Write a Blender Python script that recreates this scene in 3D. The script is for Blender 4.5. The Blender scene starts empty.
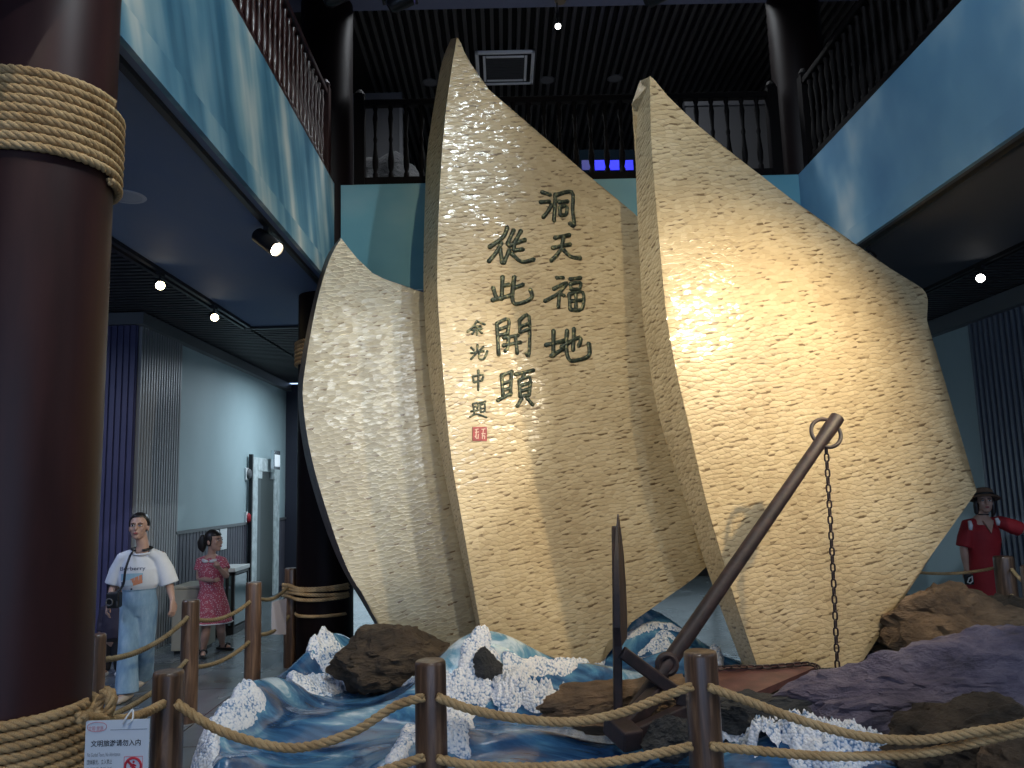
import bpy, bmesh, math, random
from mathutils import Vector, Matrix, noise, Quaternion
from mathutils.bvhtree import BVHTree
PI = math.pi
V = Vector
R = math.radians
sc = bpy.context.scene
COL = sc.collection
random.seed(7)

# ------------------------------------------------------------------ camera
CAM_Z, FPX = 1.7, 770.0
_p, _y, _r = R(7.684), R(0.78), R(-1.65)
_fw = V((math.sin(_y)*math.cos(_p), math.cos(_y)*math.cos(_p), math.sin(_p)))
_rt = V((math.cos(_y), -math.sin(_y), 0))
_up = _rt.cross(_fw)
_RT = math.cos(_r)*_rt + math.sin(_r)*_up
_UP = -math.sin(_r)*_rt + math.cos(_r)*_up
CP = V((0, 0, CAM_Z))
cam = bpy.data.cameras.new('camera')
cam.sensor_width = 36.0
cam.lens = FPX/1024*36.0
cam.clip_end = 100
camo = bpy.data.objects.new('camera', cam)
COL.objects.link(camo)
camo.matrix_world = Matrix(((_RT.x, _UP.x, -_fw.x, 0), (_RT.y, _UP.y, -_fw.y, 0), (_RT.z, _UP.z, -_fw.z, CAM_Z), (0, 0, 0, 1)))
sc.camera = camo

def ray(px, py):
    return (px-512)*_RT - (py-384)*_UP + FPX*_fw
def at(px, py, Y):
    r = ray(px, py); return CP + r*(Y/r.y)
def atz(px, py, z):
    r = ray(px, py); return CP + r*((z-CAM_Z)/r.z)
def atx(px, py, x):
    r = ray(px, py); return CP + r*(x/r.x)
def atp(px, py, p0, n):
    r = ray(px, py); return CP + r*((p0-CP).dot(n)/r.dot(n))

# ------------------------------------------------------------------ materials
def nodes_of(name):
    m = bpy.data.materials.new(name); m.use_nodes = True
    nt = m.node_tree; b = nt.nodes['Principled BSDF']
    return m, nt, b
def N(nt, t, **kw):
    n = nt.nodes.new(t)
    for k, v in kw.items():
        if k.startswith('i_'): n.inputs[k[2:].replace('_', ' ')].default_value = v
        else: setattr(n, k, v)
    return n
def c4(c): return (c[0], c[1], c[2], 1)
def ramp(nt, stops, fac=None):
    r = nt.nodes.new('ShaderNodeValToRGB')
    el = r.color_ramp.elements
    while len(el) < len(stops): el.new(.5)
    for e, (p, c) in zip(el, stops): e.position = p; e.color = c4(c)
    if fac is not None: nt.links.new(fac, r.inputs[0])
    return r
def coords(nt, scale=(1, 1, 1), kind='Object', rot=(0, 0, 0)):
    t = nt.nodes.new('ShaderNodeTexCoord'); mp = nt.nodes.new('ShaderNodeMapping')
    mp.inputs['Scale'].default_value = scale
    src = t.outputs[kind]
    if any(rot):                       # turn first, then stretch along the turned axes
        m0 = nt.nodes.new('ShaderNodeMapping'); m0.inputs['Rotation'].default_value = rot
        nt.links.new(src, m0.inputs[0]); src = m0.outputs[0]
    nt.links.new(src, mp.inputs[0])
    return mp.outputs[0]
def plain(name, c, rough=.5, metal=0, spec=.5, coat=0, emit=None, es=0):
    m, nt, b = nodes_of(name)
    b.inputs['Base Color'].default_value = c4(c); b.inputs['Roughness'].default_value = rough
    b.inputs['Metallic'].default_value = metal; b.inputs['Specular IOR Level'].default_value = spec
    b.inputs['Coat Weight'].default_value = coat
    if emit: b.inputs['Emission Color'].default_value = c4(emit); b.inputs['Emission Strength'].default_value = es
    return m
def noisy(name, stops, scale=(4, 4, 4), nscale=1.0, detail=5, rough=.6, bump=.0, bdist=.02, metal=0, kind='Object', coat=0, dist=0, rot=(0, 0, 0), spec=.5, rv=0):
    m, nt, b = nodes_of(name)
    v = coords(nt, scale, kind, rot)
    n = N(nt, 'ShaderNodeTexNoise'); n.inputs['Scale'].default_value = nscale; n.inputs['Detail'].default_value = detail
    n.inputs['Distortion'].default_value = dist; n.inputs['Roughness'].default_value = .6
    nt.links.new(v, n.inputs['Vector'])
    r = ramp(nt, stops, n.outputs[0]); nt.links.new(r.outputs[0], b.inputs['Base Color'])
    b.inputs['Roughness'].default_value = rough; b.inputs['Metallic'].default_value = metal
    b.inputs['Coat Weight'].default_value = coat; b.inputs['Specular IOR Level'].default_value = spec
    if rv:
        mr = N(nt, 'ShaderNodeMapRange'); mr.inputs[3].default_value = rough-rv; mr.inputs[4].default_value = rough+rv
        nt.links.new(n.outputs[0], mr.inputs[0]); nt.links.new(mr.outputs[0], b.inputs['Roughness'])
    if bump:
        bp = N(nt, 'ShaderNodeBump'); bp.inputs['Strength'].default_value = bump; bp.inputs['Distance'].default_value = bdist
        nt.links.new(n.outputs[0], bp.inputs['Height']); nt.links.new(bp.outputs[0], b.inputs['Normal'])
    return m

# ------------------------------------------------------------------ mesh builder
class MB:
    def __init__(s): s.bm = bmesh.new()
    def box(s, x0, x1, y0, y1, z0, z1, M=None):
        vs = [s.bm.verts.new((x, y, z)) for z in (z0, z1) for y in (y0, y1) for x in (x0, x1)]
        for q in ((0, 2, 3, 1), (4, 5, 7, 6), (0, 1, 5, 4), (2, 6, 7, 3), (0, 4, 6, 2), (1, 3, 7, 5)):
            s.bm.faces.new([vs[i] for i in q])
        if M is not None:
            for v in vs: v.co = M @ v.co
        return vs
    def bar(s, a, b, w, h, up=V((0, 0, 1))):
        a, b = V(a), V(b); d = (b-a); L = d.length; d = d/L
        u = V(up); sd = d.cross(u)
        if sd.length < 1e-4: sd = d.cross(V((1, 0, 0)))
        sd.normalize(); u = sd.cross(d)
        M = Matrix(((sd.x, d.x, u.x, a.x), (sd.y, d.y, u.y, a.y), (sd.z, d.z, u.z, a.z), (0, 0, 0, 1)))
        return s.box(-w/2, w/2, 0, L, -h/2, h/2, M)
    def ring(s, c, u, v, ru, rv, n, ph=0):
        return [s.bm.verts.new(c + u*(ru*math.cos(ph+2*PI*i/n)) + v*(rv*math.sin(ph+2*PI*i/n))) for i in range(n)]
    def skin(s, A, B):
        n = len(A)
        for i in range(n): s.bm.faces.new((A[i], A[(i+1) % n], B[(i+1) % n], B[i]))
    def tube(s, pts, rad, n=8, rv=None, up=None, cap=True, closed=False):
        pts = [V(p) for p in pts]; m = len(pts)
        if not hasattr(rad, '__len__'): rad = [rad]*m
        if rv is None: rv = rad
        elif not hasattr(rv, '__len__'): rv = [rv]*m
        rings = []; pu = V(up) if up is not None else None
        for i, p in enumerate(pts):
            if closed: d = pts[(i+1) % m]-pts[i-1]
            else: d = pts[min(i+1, m-1)]-pts[max(i-1, 0)]
            d.normalize()
            if pu is None: pu = V((0, 0, 1)) if abs(d.z) < .9 else V((0, 1, 0))
            u = pu - d*pu.dot(d)
            if u.length < 1e-5: u = d.orthogonal()
            u.normalize()
            if up is None: pu = u
            w = d.cross(u)
            rings.append(s.ring(p, w, u, rad[i], rv[i], n))
        for a, b in zip(rings, rings[1:]): s.skin(a, b)
        if closed: s.skin(rings[-1], rings[0])
        elif cap:
            s.bm.faces.new(rings[0][::-1]); s.bm.faces.new(rings[-1])
        return rings
    def lathe(s, prof, c=(0, 0, 0), n=24, M=None, cap=True):
        c = V(c); rs = []
        for r, z in prof:
            rs.append(s.ring(c+V((0, 0, z)), V((1, 0, 0)), V((0, 1, 0)), r, r, n))
        for a, b in zip(rs, rs[1:]): s.skin(a, b)
        if cap:
            s.bm.faces.new(rs[0][::-1]); s.bm.faces.new(rs[-1])
        if M is not None:
            for r_ in rs:
                for v in r_: v.co = M @ v.co
        return rs
    def ell(s, c, r, M=None, seg=16, rings=10):
        res = bmesh.ops.create_uvsphere(s.bm, u_segments=seg, v_segments=rings, radius=1)
        c = V(c)
        for v in res['verts']:
            p = V((v.co.x*r[0], v.co.y*r[1], v.co.z*r[2])) + c
            v.co = M @ p if M is not None else p
        return res['verts']
    def poly_prism(s, front, back):
        """closed solid between two vertex loops of equal count (front ccw seen from outside)"""
        A = [s.bm.verts.new(p) for p in front]; B = [s.bm.verts.new(p) for p in back]
        n = len(A)
        fs = [s.bm.faces.new(A), s.bm.faces.new(B[::-1])]
        for i in range(n): s.bm.faces.new((A[i], B[i], B[(i+1) % n], A[(i+1) % n]))
        bmesh.ops.triangulate(s.bm, faces=fs)
        return A, B
    def build(s, name, mat, parent=None, smooth=False, angle=None, origin=None):
        bmesh.ops.recalc_face_normals(s.bm, faces=s.bm.faces)
        me = bpy.data.meshes.new(name)
        if origin is not None:
            bmesh.ops.translate(s.bm, verts=s.bm.verts, vec=-V(origin))
        s.bm.to_mesh(me); s.bm.free()
        for m in (mat if isinstance(mat, (list, tuple)) else [mat]): me.materials.append(m)
        if smooth:
            for p in me.polygons: p.use_smooth = True
            if angle: me.set_sharp_from_angle(angle=R(angle))
        o = bpy.data.objects.new(name, me); COL.objects.link(o)
        if origin is not None: o.location = origin
        if parent is not None:
            o.parent = parent
            o.matrix_parent_inverse = Matrix.Translation(-parent.location) if not parent.parent else Matrix.Translation(-(parent.location))
        return o
def tag(o, label, cat, group=None, kind=None):
    o['label'] = label; o['category'] = cat
    if group: o['group'] = group
    if kind: o['kind'] = kind
    return o
def empty(name, loc=(0, 0, 0)):
    o = bpy.data.objects.new(name, None); COL.objects.link(o); o.location = loc; o.empty_display_size = .1
    return o
def thing(name, label, cat, loc=(0, 0, 0), group=None):
    return tag(empty(name, loc), label, cat, group)
def struct(o, name=None):
    o['kind'] = 'structure'; return o
def bevel(o, w, seg=2):
    md = o.modifiers.new('bevel', 'BEVEL'); md.width = w; md.segments = seg; md.limit_method = 'ANGLE'; md.angle_limit = R(40)
    return o
def dup_part(o, parent, loc=None, M=None):
    c = o.copy(); COL.objects.link(c); c.parent = parent; c.matrix_parent_inverse = Matrix.Identity(4)
    if M is not None: c.matrix_local = M
    elif loc is not None: c.location = loc
    return c
def fract(p, oct=4, sc_=1.0):
    return noise.fractal(V(p)*sc_, .8, 2.1, oct, noise_basis='PERLIN_ORIGINAL')
def spline(pts, n=8):
    """Catmull-Rom through points"""
    P = [V(p) for p in pts]; out = []
    for i in range(len(P)-1):
        p0, p1, p2, p3 = P[max(i-1, 0)], P[i], P[i+1], P[min(i+2, len(P)-1)]
        for k in range(n):
            t = k/n
            out.append(.5*((2*p1)+(p2-p0)*t+(2*p0-5*p1+4*p2-p3)*t*t+(3*p1-p0-3*p2+p3)*t**3))
    out.append(P[-1]); return out
def resample(pts, step):
    out = [pts[0].copy()]; acc = 0
    for a, b in zip(pts, pts[1:]):
        L = (b-a).length
        if L < 1e-9: continue
        d = step-acc
        while d <= L:
            out.append(a+(b-a)*(d/L)); d += step
        acc = L-(d-step)
    if (out[-1]-pts[-1]).length > step*.3: out.append(pts[-1].copy())
    return out

WORLD_STRENGTH = 2.4
EXPOSURE = 0.0
E1, E2, E3, E4, E5, E6, E7, E8, E9, E10, E11, E12 = 400, 420, 600, 700, 820, 1000, 950, 520, 90, 75, 60, 120
E13 = 480
# ------------------------------------------------------------------ material library
def wood(name, c0, c1, c2, rough=.35, coat=.3, scale=(14, 14, 1.2)):
    m = noisy(name, [(.25, c0), (.5, c1), (.75, c2)], scale=scale, nscale=2.0, detail=8, rough=rough, bump=.25, bdist=.006, coat=coat, dist=.6)
    m.node_tree.nodes['Principled BSDF'].inputs['Coat Roughness'].default_value = .25
    return m
M_post = wood('varnished_post_wood', (.028, .015, .009), (.105, .057, .033), (.25, .15, .09), rough=.38, coat=.35)
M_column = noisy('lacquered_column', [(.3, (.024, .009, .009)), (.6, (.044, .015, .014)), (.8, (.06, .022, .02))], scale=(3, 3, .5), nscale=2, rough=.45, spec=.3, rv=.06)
M_column_shaded = plain('shaded_column', (.008, .004, .004), .5, spec=.12)  # column lacquer darkened for the rear columns: their shade is in the colour
M_balu = wood('balustrade_wood', (.010, .003, .003), (.032, .009, .007), (.06, .018, .012), rough=.4, scale=(10, 10, 2))
M_rail_shaded = wood('shaded_rail_wood', (.0015, .001, .001), (.003, .002, .002), (.006, .003, .003), rough=.7, coat=0)  # balustrade wood darkened, the gallery's shade put into the colour
M_rail_shaded.node_tree.nodes['Principled BSDF'].inputs['Specular IOR Level'].default_value = .12
M_black = plain('black_metal', (.008, .008, .009), .45)
M_blackplastic = plain('black_plastic', (.012, .012, .013), .35)
M_whiteplastic = plain('white_plastic', (.75, .76, .76), .4)
M_grille = plain('grille_grey', (.10, .10, .105), .5)
M_chrome = plain('chrome', (.6, .62, .65), .15, metal=1)
M_lens = plain('lit_lens', (1, .93, .8), .3, emit=(1, .84, .60), es=30)
M_lens_cool = plain('lit_lens_cool', (1, 1, 1), .3, emit=(1, .96, .9), es=22)
M_lens_warm = plain('lit_lens_warm', (1, .85, .6), .3, emit=(1, .80, .48), es=30)
M_softlit = plain('soft_lit_diffuser', (.8, .8, .8), .4, emit=(.75, .85, 1), es=.25)

def m_rope(name='manila_rope', k=1.0, g=1.0):
    m, nt, b = nodes_of(name)
    v = coords(nt, (1, 1, 1))
    n = N(nt, 'ShaderNodeTexNoise'); n.inputs['Scale'].default_value = 240; n.inputs['Detail'].default_value = 3
    nt.links.new(v, n.inputs['Vector'])
    n2 = N(nt, 'ShaderNodeTexNoise'); n2.inputs['Scale'].default_value = 9; n2.inputs['Detail'].default_value = 2
    nt.links.new(v, n2.inputs['Vector'])
    mx = N(nt, 'ShaderNodeMath', operation='ADD'); nt.links.new(n.outputs[0], mx.inputs[0]); nt.links.new(n2.outputs[0], mx.inputs[1])
    h = N(nt, 'ShaderNodeMath', operation='MULTIPLY'); h.inputs[1].default_value = .5; nt.links.new(mx.outputs[0], h.inputs[0])
    r = ramp(nt, [(.3, (.25*k, .14*k*g, .05*k*g*g)), (.5, (.48*k, .31*k*g, .14*k*g*g)), (.72, (.66*k, .48*k*g, .26*k*g*g))], h.outputs[0])
    nt.links.new(r.outputs[0], b.inputs['Base Color']); b.inputs['Roughness'].default_value = .8
    bp = N(nt, 'ShaderNodeBump'); bp.inputs['Strength'].default_value = .5; bp.inputs['Distance'].default_value = .004
    nt.links.new(n.outputs[0], bp.inputs['Height']); nt.links.new(bp.outputs[0], b.inputs['Normal'])
    return m
M_rope = m_rope()
M_rope_dark = m_rope('dark_rope', .50, 1.12)  # same rope in a darker, greyer tone for the left row

def m_shell(name, tint=(1, 1, 1), dash=.42, coat=.38, crough=.15):
    """rows of small overlapping glazed shell scales laid on the sail: UV is metres on the face"""
    m, nt, b = nodes_of(name)
    L = nt.links.new
    uv = N(nt, 'ShaderNodeTexCoord')
    wob = N(nt, 'ShaderNodeTexNoise'); wob.inputs['Scale'].default_value = 2.5; wob.inputs['Detail'].default_value = 3
    L(uv.outputs['UV'], wob.inputs['Vector'])
    wsub = N(nt, 'ShaderNodeVectorMath', operation='SUBTRACT'); wsub.inputs[1].default_value = (.5, .5, .5); L(wob.outputs['Color'], wsub.inputs[0])
    wsc = N(nt, 'ShaderNodeVectorMath', operation='SCALE'); wsc.inputs['Scale'].default_value = .045; L(wsub.outputs[0], wsc.inputs[0])
    wadd = N(nt, 'ShaderNodeVectorMath', operation='ADD'); L(uv.outputs['UV'], wadd.inputs[0]); L(wsc.outputs[0], wadd.inputs[1])
    m0 = N(nt, 'ShaderNodeMapping'); m0.inputs['Rotation'].default_value = (0, 0, R(-9)); L(wadd.outputs[0], m0.inputs[0])
    mp = N(nt, 'ShaderNodeMapping'); mp.inputs['Scale'].default_value = (1/.060, 1/.032, 1)
    L(m0.outputs[0], mp.inputs[0])
    vo = N(nt, 'ShaderNodeTexVoronoi', voronoi_dimensions='2D', feature='SMOOTH_F1'); vo.inputs['Scale'].default_value = 1; vo.inputs['Randomness'].default_value = .9; vo.inputs['Smoothness'].default_value = .25
    L(mp.outputs[0], vo.inputs['Vector'])
    vc = N(nt, 'ShaderNodeTexVoronoi', voronoi_dimensions='2D'); vc.inputs['Scale'].default_value = 1; vc.inputs['Randomness'].default_value = .9
    L(mp.outputs[0], vc.inputs['Vector'])
    sub = N(nt, 'ShaderNodeVectorMath', operation='SUBTRACT'); L(mp.outputs[0], sub.inputs[0]); L(vo.outputs['Position'], sub.inputs[1])
    sep = N(nt, 'ShaderNodeSeparateXYZ'); L(sub.outputs[0], sep.inputs[0])
    subc = N(nt, 'ShaderNodeVectorMath', operation='SUBTRACT'); L(mp.outputs[0], subc.inputs[0]); L(vc.outputs['Position'], subc.inputs[1])
    sepk = N(nt, 'ShaderNodeSeparateXYZ'); L(subc.outputs[0], sepk.inputs[0])
    sepc = N(nt, 'ShaderNodeSeparateColor'); L(vc.outputs['Color'], sepc.inputs[0])
    h1 = N(nt, 'ShaderNodeMath', operation='MULTIPLY'); h1.inputs[1].default_value = -.5; L(sep.outputs['Y'], h1.inputs[0])
    h2 = N(nt, 'ShaderNodeMath', operation='MULTIPLY_ADD'); h2.inputs[1].default_value = -.5; L(vo.outputs['Distance'], h2.inputs[0]); L(h1.outputs[0], h2.inputs[2])
    fm = N(nt, 'ShaderNodeMapping'); fm.inputs['Scale'].default_value = (18, 44, 1); L(m0.outputs[0], fm.inputs[0])
    fn = N(nt, 'ShaderNodeTexNoise'); fn.inputs['Scale'].default_value = 1; fn.inputs['Detail'].default_value = 4; fn.inputs['Distortion'].default_value = .6; L(fm.outputs[0], fn.inputs['Vector'])
    h3 = N(nt, 'ShaderNodeMath', operation='MULTIPLY_ADD'); h3.inputs[1].default_value = .55; L(fn.outputs[0], h3.inputs[0]); L(h2.outputs[0], h3.inputs[2])
    bp = N(nt, 'ShaderNodeBump'); bp.inputs['Strength'].default_value = .55; bp.inputs['Distance'].default_value = .012
    L(h3.outputs[0], bp.inputs['Height']); L(bp.outputs[0], b.inputs['Normal'])
    # the glaze of every scale tilts its own way and glints
    csub = N(nt, 'ShaderNodeVectorMath', operation='SUBTRACT'); csub.inputs[1].default_value = (.5, .5, .5); L(vc.outputs['Color'], csub.inputs[0])
    csc = N(nt, 'ShaderNodeVectorMath', operation='SCALE'); csc.inputs['Scale'].default_value = .13; L(csub.outputs[0], csc.inputs[0])
    nadd = N(nt, 'ShaderNodeVectorMath', operation='ADD'); bp2 = N(nt, 'ShaderNodeBump'); bp2.inputs['Strength'].default_value = .16; bp2.inputs['Distance'].default_value = .013; L(h3.outputs[0], bp2.inputs['Height'])
    L(bp2.outputs[0], nadd.inputs[0]); L(csc.outputs[0], nadd.inputs[1])
    nn = N(nt, 'ShaderNodeVectorMath', operation='NORMALIZE'); L(nadd.outputs[0], nn.inputs[0]); L(nn.outputs[0], b.inputs['Coat Normal'])
    b.inputs['Coat Weight'].default_value = coat; b.inputs['Coat Roughness'].default_value = crough
    big = N(nt, 'ShaderNodeTexNoise'); big.inputs['Scale'].default_value = 1.1; big.inputs['Detail'].default_value = 5; L(uv.outputs['UV'], big.inputs['Vector'])
    cm = N(nt, 'ShaderNodeMath', operation='MULTIPLY_ADD'); cm.inputs[1].default_value = .22; L(sepc.outputs['Red'], cm.inputs[0])
    cb = N(nt, 'ShaderNodeMath', operation='MULTIPLY'); cb.inputs[1].default_value = .78; L(big.outputs[0], cb.inputs[0]); L(cb.outputs[0], cm.inputs[2])
    t = tint
    r = ramp(nt, [(.25, (.37*t[0], .30*t[1], .19*t[2])), (.5, (.47*t[0], .395*t[1], .265*t[2])), (.72, (.55*t[0], .48*t[1], .34*t[2]))], cm.outputs[0])
    g1 = N(nt, 'ShaderNodeMapRange'); g1.inputs[1].default_value = -.20; g1.inputs[2].default_value = -.36; L(sepk.outputs['Y'], g1.inputs[0])
    g2 = N(nt, 'ShaderNodeMapRange'); g2.inputs[1].default_value = 1-dash-.12; g2.inputs[2].default_value = 1-dash; L(sepc.outputs['Green'], g2.inputs[0])
    gp = N(nt, 'ShaderNodeTexNoise'); gp.inputs['Scale'].default_value = 9; gp.inputs['Detail'].default_value = 3; L(uv.outputs['UV'], gp.inputs['Vector'])
    g3 = N(nt, 'ShaderNodeMapRange'); g3.inputs[1].default_value = .44; g3.inputs[2].default_value = .60; L(gp.outputs[0], g3.inputs[0])
    ga = N(nt, 'ShaderNodeMath', operation='MULTIPLY'); L(g1.outputs[0], ga.inputs[0]); L(g2.outputs[0], ga.inputs[1])
    gb = N(nt, 'ShaderNodeMath', operation='MULTIPLY'); L(ga.outputs[0], gb.inputs[0]); L(g3.outputs[0], gb.inputs[1])
    mx = N(nt, 'ShaderNodeMix', data_type='RGBA'); L(gb.outputs[0], mx.inputs[0]); L(r.outputs[0], mx.inputs[6]); mx.inputs[7].default_value = (.15, .10, .05, 1)  # dark dashes: shade in the gaps under scales, put into the colour
    L(mx.outputs[2], b.inputs['Base Color'])
    b.inputs['Roughness'].default_value = .42
    b.inputs['Specular IOR Level'].default_value = .4
    return m
M_shell = m_shell('shell_scales_cream', (1.0, .94, .84))
M_shell_grey = m_shell('shell_scales_silver', (.94, .99, 1.05), .2, .9, .24)
M_edge = m_shell('sail_edge_shell', (1.02, .97, .88), .6, .2)
M_edge_dark = noisy('sail_edge_dark', [(.3, (.06, .055, .06)), (.6, (.13, .11, .10)), (.8, (.2, .17, .14))], scale=(14, 14, 14), rough=.5, bump=.5)

def m_mural(name, streak_rot, su, sv, cols):
    """sky and light rays painted on the fascia"""
    m, nt, b = nodes_of(name)
    L = nt.links.new
    v = coords(nt, (1, su, sv), rot=(streak_rot, 0, 0))
    n = N(nt, 'ShaderNodeTexNoise'); n.inputs['Scale'].default_value = 1; n.inputs['Detail'].default_value = 3; n.inputs['Roughness'].default_value = .45; L(v, n.inputs['Vector'])
    v2 = coords(nt, (.8, .8, .8))
    n2 = N(nt, 'ShaderNodeTexNoise'); n2.inputs['Scale'].default_value = 1.1; n2.inputs['Detail'].default_value = 3; L(v2, n2.inputs['Vector'])
    a = N(nt, 'ShaderNodeMath', operation='MULTIPLY_ADD'); a.inputs[1].default_value = .45; L(n2.outputs[0], a.inputs[0])
    c = N(nt, 'ShaderNodeMath', operation='MULTIPLY'); c.inputs[1].default_value = .6; L(n.outputs[0], c.inputs[0]); L(c.outputs[0], a.inputs[2])
    r = ramp(nt, cols, a.outputs[0]); L(r.outputs[0], b.inputs['Base Color'])
    b.inputs['Roughness'].default_value = .5
    return m
M_mural_l = m_mural('painted_sky_rays', R(-24), 3.4, .35, [(.40, (.04, .14, .22)), (.48, (.10, .25, .34)), (.55, (.26, .40, .44)), (.64, (.60, .62, .56))])
M_mural_b = m_mural('painted_sky_haze', R(0), .6, 1.5, [(.35, (.08, .26, .34)), (.55, (.13, .33, .40)), (.75, (.26, .42, .46))])
M_mural_r = m_mural('painted_sky_clouds', R(18), 1.5, .7, [(.40, (.075, .18, .30)), (.52, (.11, .24, .36)), (.58, (.19, .32, .42)), (.66, (.47, .52, .52))])

M_soffit = noisy('soffit_blue_tint', [(.3, (.13, .19, .33)), (.7, (.18, .22, .31))], scale=(1, .4, 1), nscale=1.2, rough=.75, spec=.15)  # blue light on the underside is put into this base colour
M_soffit_r = plain('soffit_grey_paint', (.085, .092, .105), .8, spec=.12)
M_slat = plain('dark_ceiling_slat', (.035, .033, .032), .5)
M_slatgap = plain('ceiling_void_black', (.004, .004, .004), .9)
M_upslat = plain('upper_ceiling_slat', (.07, .068, .066), .4)
M_pale = noisy('pale_blue_wall_paint', [(.3, (.33, .43, .45)), (.7, (.38, .48, .50))], scale=(1, 1, 1), nscale=.8, rough=.6)
M_dado = noisy('grey_wainscot', [(.3, (.075, .072, .095)), (.7, (.10, .095, .115))], scale=(2, 2, 2), rough=.55)
M_wallslat = plain('grey_wall_slat', (.26, .26, .265), .4)
M_wallslat_r = plain('blue_grey_wall_slat', (.15, .17, .21), .4)
M_wallback = plain('slat_backing', (.02, .02, .024), .7)
M_bluewall = noisy('indigo_ribbed_wall', [(.3, (.045, .045, .11)), (.7, (.065, .06, .13))], scale=(2, 2, 2), rough=.5)
M_dark = plain('dark_upper_wall', (.012, .011, .011), .7)
M_gallery = plain('gallery_floor_grey', (.22, .22, .22), .6)
M_navy = plain('navy_wall', (.018, .02, .035), .6)
M_beam = plain('beam_paint', (.13, .14, .22), .6)
M_cornice = plain('cornice_grey', (.11, .115, .12), .5)

def m_floor():
    m, nt, b = nodes_of('dark_stone_tiles')
    L = nt.links.new
    v = coords(nt, (1, 1, 1))
    br = N(nt, 'ShaderNodeTexBrick'); br.offset = 0; br.inputs['Scale'].default_value = 1
    br.inputs['Brick Width'].default_value = .8; br.inputs['Row Height'].default_value = .8; br.inputs['Mortar Size'].default_value = .006
    br.inputs['Color1'].default_value = (.14, .165, .175, 1); br.inputs['Color2'].default_value = (.17, .195, .205, 1); br.inputs['Mortar'].default_value = (.02, .022, .025, 1)
    L(v, br.inputs['Vector'])
    n = N(nt, 'ShaderNodeTexNoise'); n.inputs['Scale'].default_value = 2.2; n.inputs['Detail'].default_value = 6; L(v, n.inputs['Vector'])
    mx = N(nt, 'ShaderNodeMix', data_type='RGBA', blend_type='MULTIPLY'); mx.inputs[0].default_value = .6
    r = ramp(nt, [(.3, (.55, .55, .55)), (.7, (1, 1, 1))], n.outputs[0])
    L(br.outputs['Color'], mx.inputs[6]); L(r.outputs[0], mx.inputs[7]); L(mx.outputs[2], b.inputs['Base Color'])
    mr = N(nt, 'ShaderNodeMapRange'); mr.inputs[3].default_value = .16; mr.inputs[4].default_value = .34; L(n.outputs[0], mr.inputs[0]); L(mr.outputs[0], b.inputs['Roughness'])
    bp = N(nt, 'ShaderNodeBump'); bp.inputs['Strength'].default_value = .12; bp.inputs['Distance'].default_value = .01
    n3 = N(nt, 'ShaderNodeTexNoise'); n3.inputs['Scale'].default_value = 5; L(v, n3.inputs['Vector']); L(n3.outputs[0], bp.inputs['Height']); L(bp.outputs[0], b.inputs['Normal'])
    b.inputs['Specular IOR Level'].default_value = .7
    return m
M_floor = m_floor()

def m_water():
    """glossy painted resin sea: deep blue troughs, turquoise backs, white brush strokes along the flow"""
    m, nt, b = nodes_of('painted_resin_sea')
    L = nt.links.new
    v = coords(nt, (1.1, 3.2, 2.2), rot=(0, 0, R(18)))
    n = N(nt, 'ShaderNodeTexNoise'); n.inputs['Scale'].default_value = 1.2; n.inputs['Detail'].default_value = 7; n.inputs['Distortion'].default_value = 1.2; n.inputs['Roughness'].default_value = .6
    L(v, n.inputs['Vector'])
    geo = N(nt, 'ShaderNodeNewGeometry'); sp = N(nt, 'ShaderNodeSeparateXYZ'); L(geo.outputs['Position'], sp.inputs[0])
    zz = N(nt, 'ShaderNodeMapRange'); zz.inputs[1].default_value = .05; zz.inputs[2].default_value = .6; zz.inputs[3].default_value = -.06; zz.inputs[4].default_value = .12; L(sp.outputs['Z'], zz.inputs[0])
    ad = N(nt, 'ShaderNodeMath', operation='ADD'); L(n.outputs[0], ad.inputs[0]); L(zz.outputs[0], ad.inputs[1])
    r = ramp(nt, [(.30, (.010, .028, .075)), (.43, (.024, .08, .19)), (.53, (.055, .17, .32)), (.61, (.13, .30, .43)), (.69, (.55, .66, .74))], ad.outputs[0])
    L(r.outputs[0], b.inputs['Base Color'])
    b.inputs['Roughness'].default_value = .22; b.inputs['Coat Weight'].default_value = .6; b.inputs['Coat Roughness'].default_value = .12
    n2 = N(nt, 'ShaderNodeTexNoise'); n2.inputs['Scale'].default_value = 3.5; n2.inputs['Detail'].default_value = 5; L(v, n2.inputs['Vector'])
    bp = N(nt, 'ShaderNodeBump'); bp.inputs['Strength'].default_value = .5; bp.inputs['Distance'].default_value = .03
    L(n2.outputs[0], bp.inputs['Height']); L(bp.outputs[0], b.inputs['Normal'])
    return m
M_water = m_water()

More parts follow.
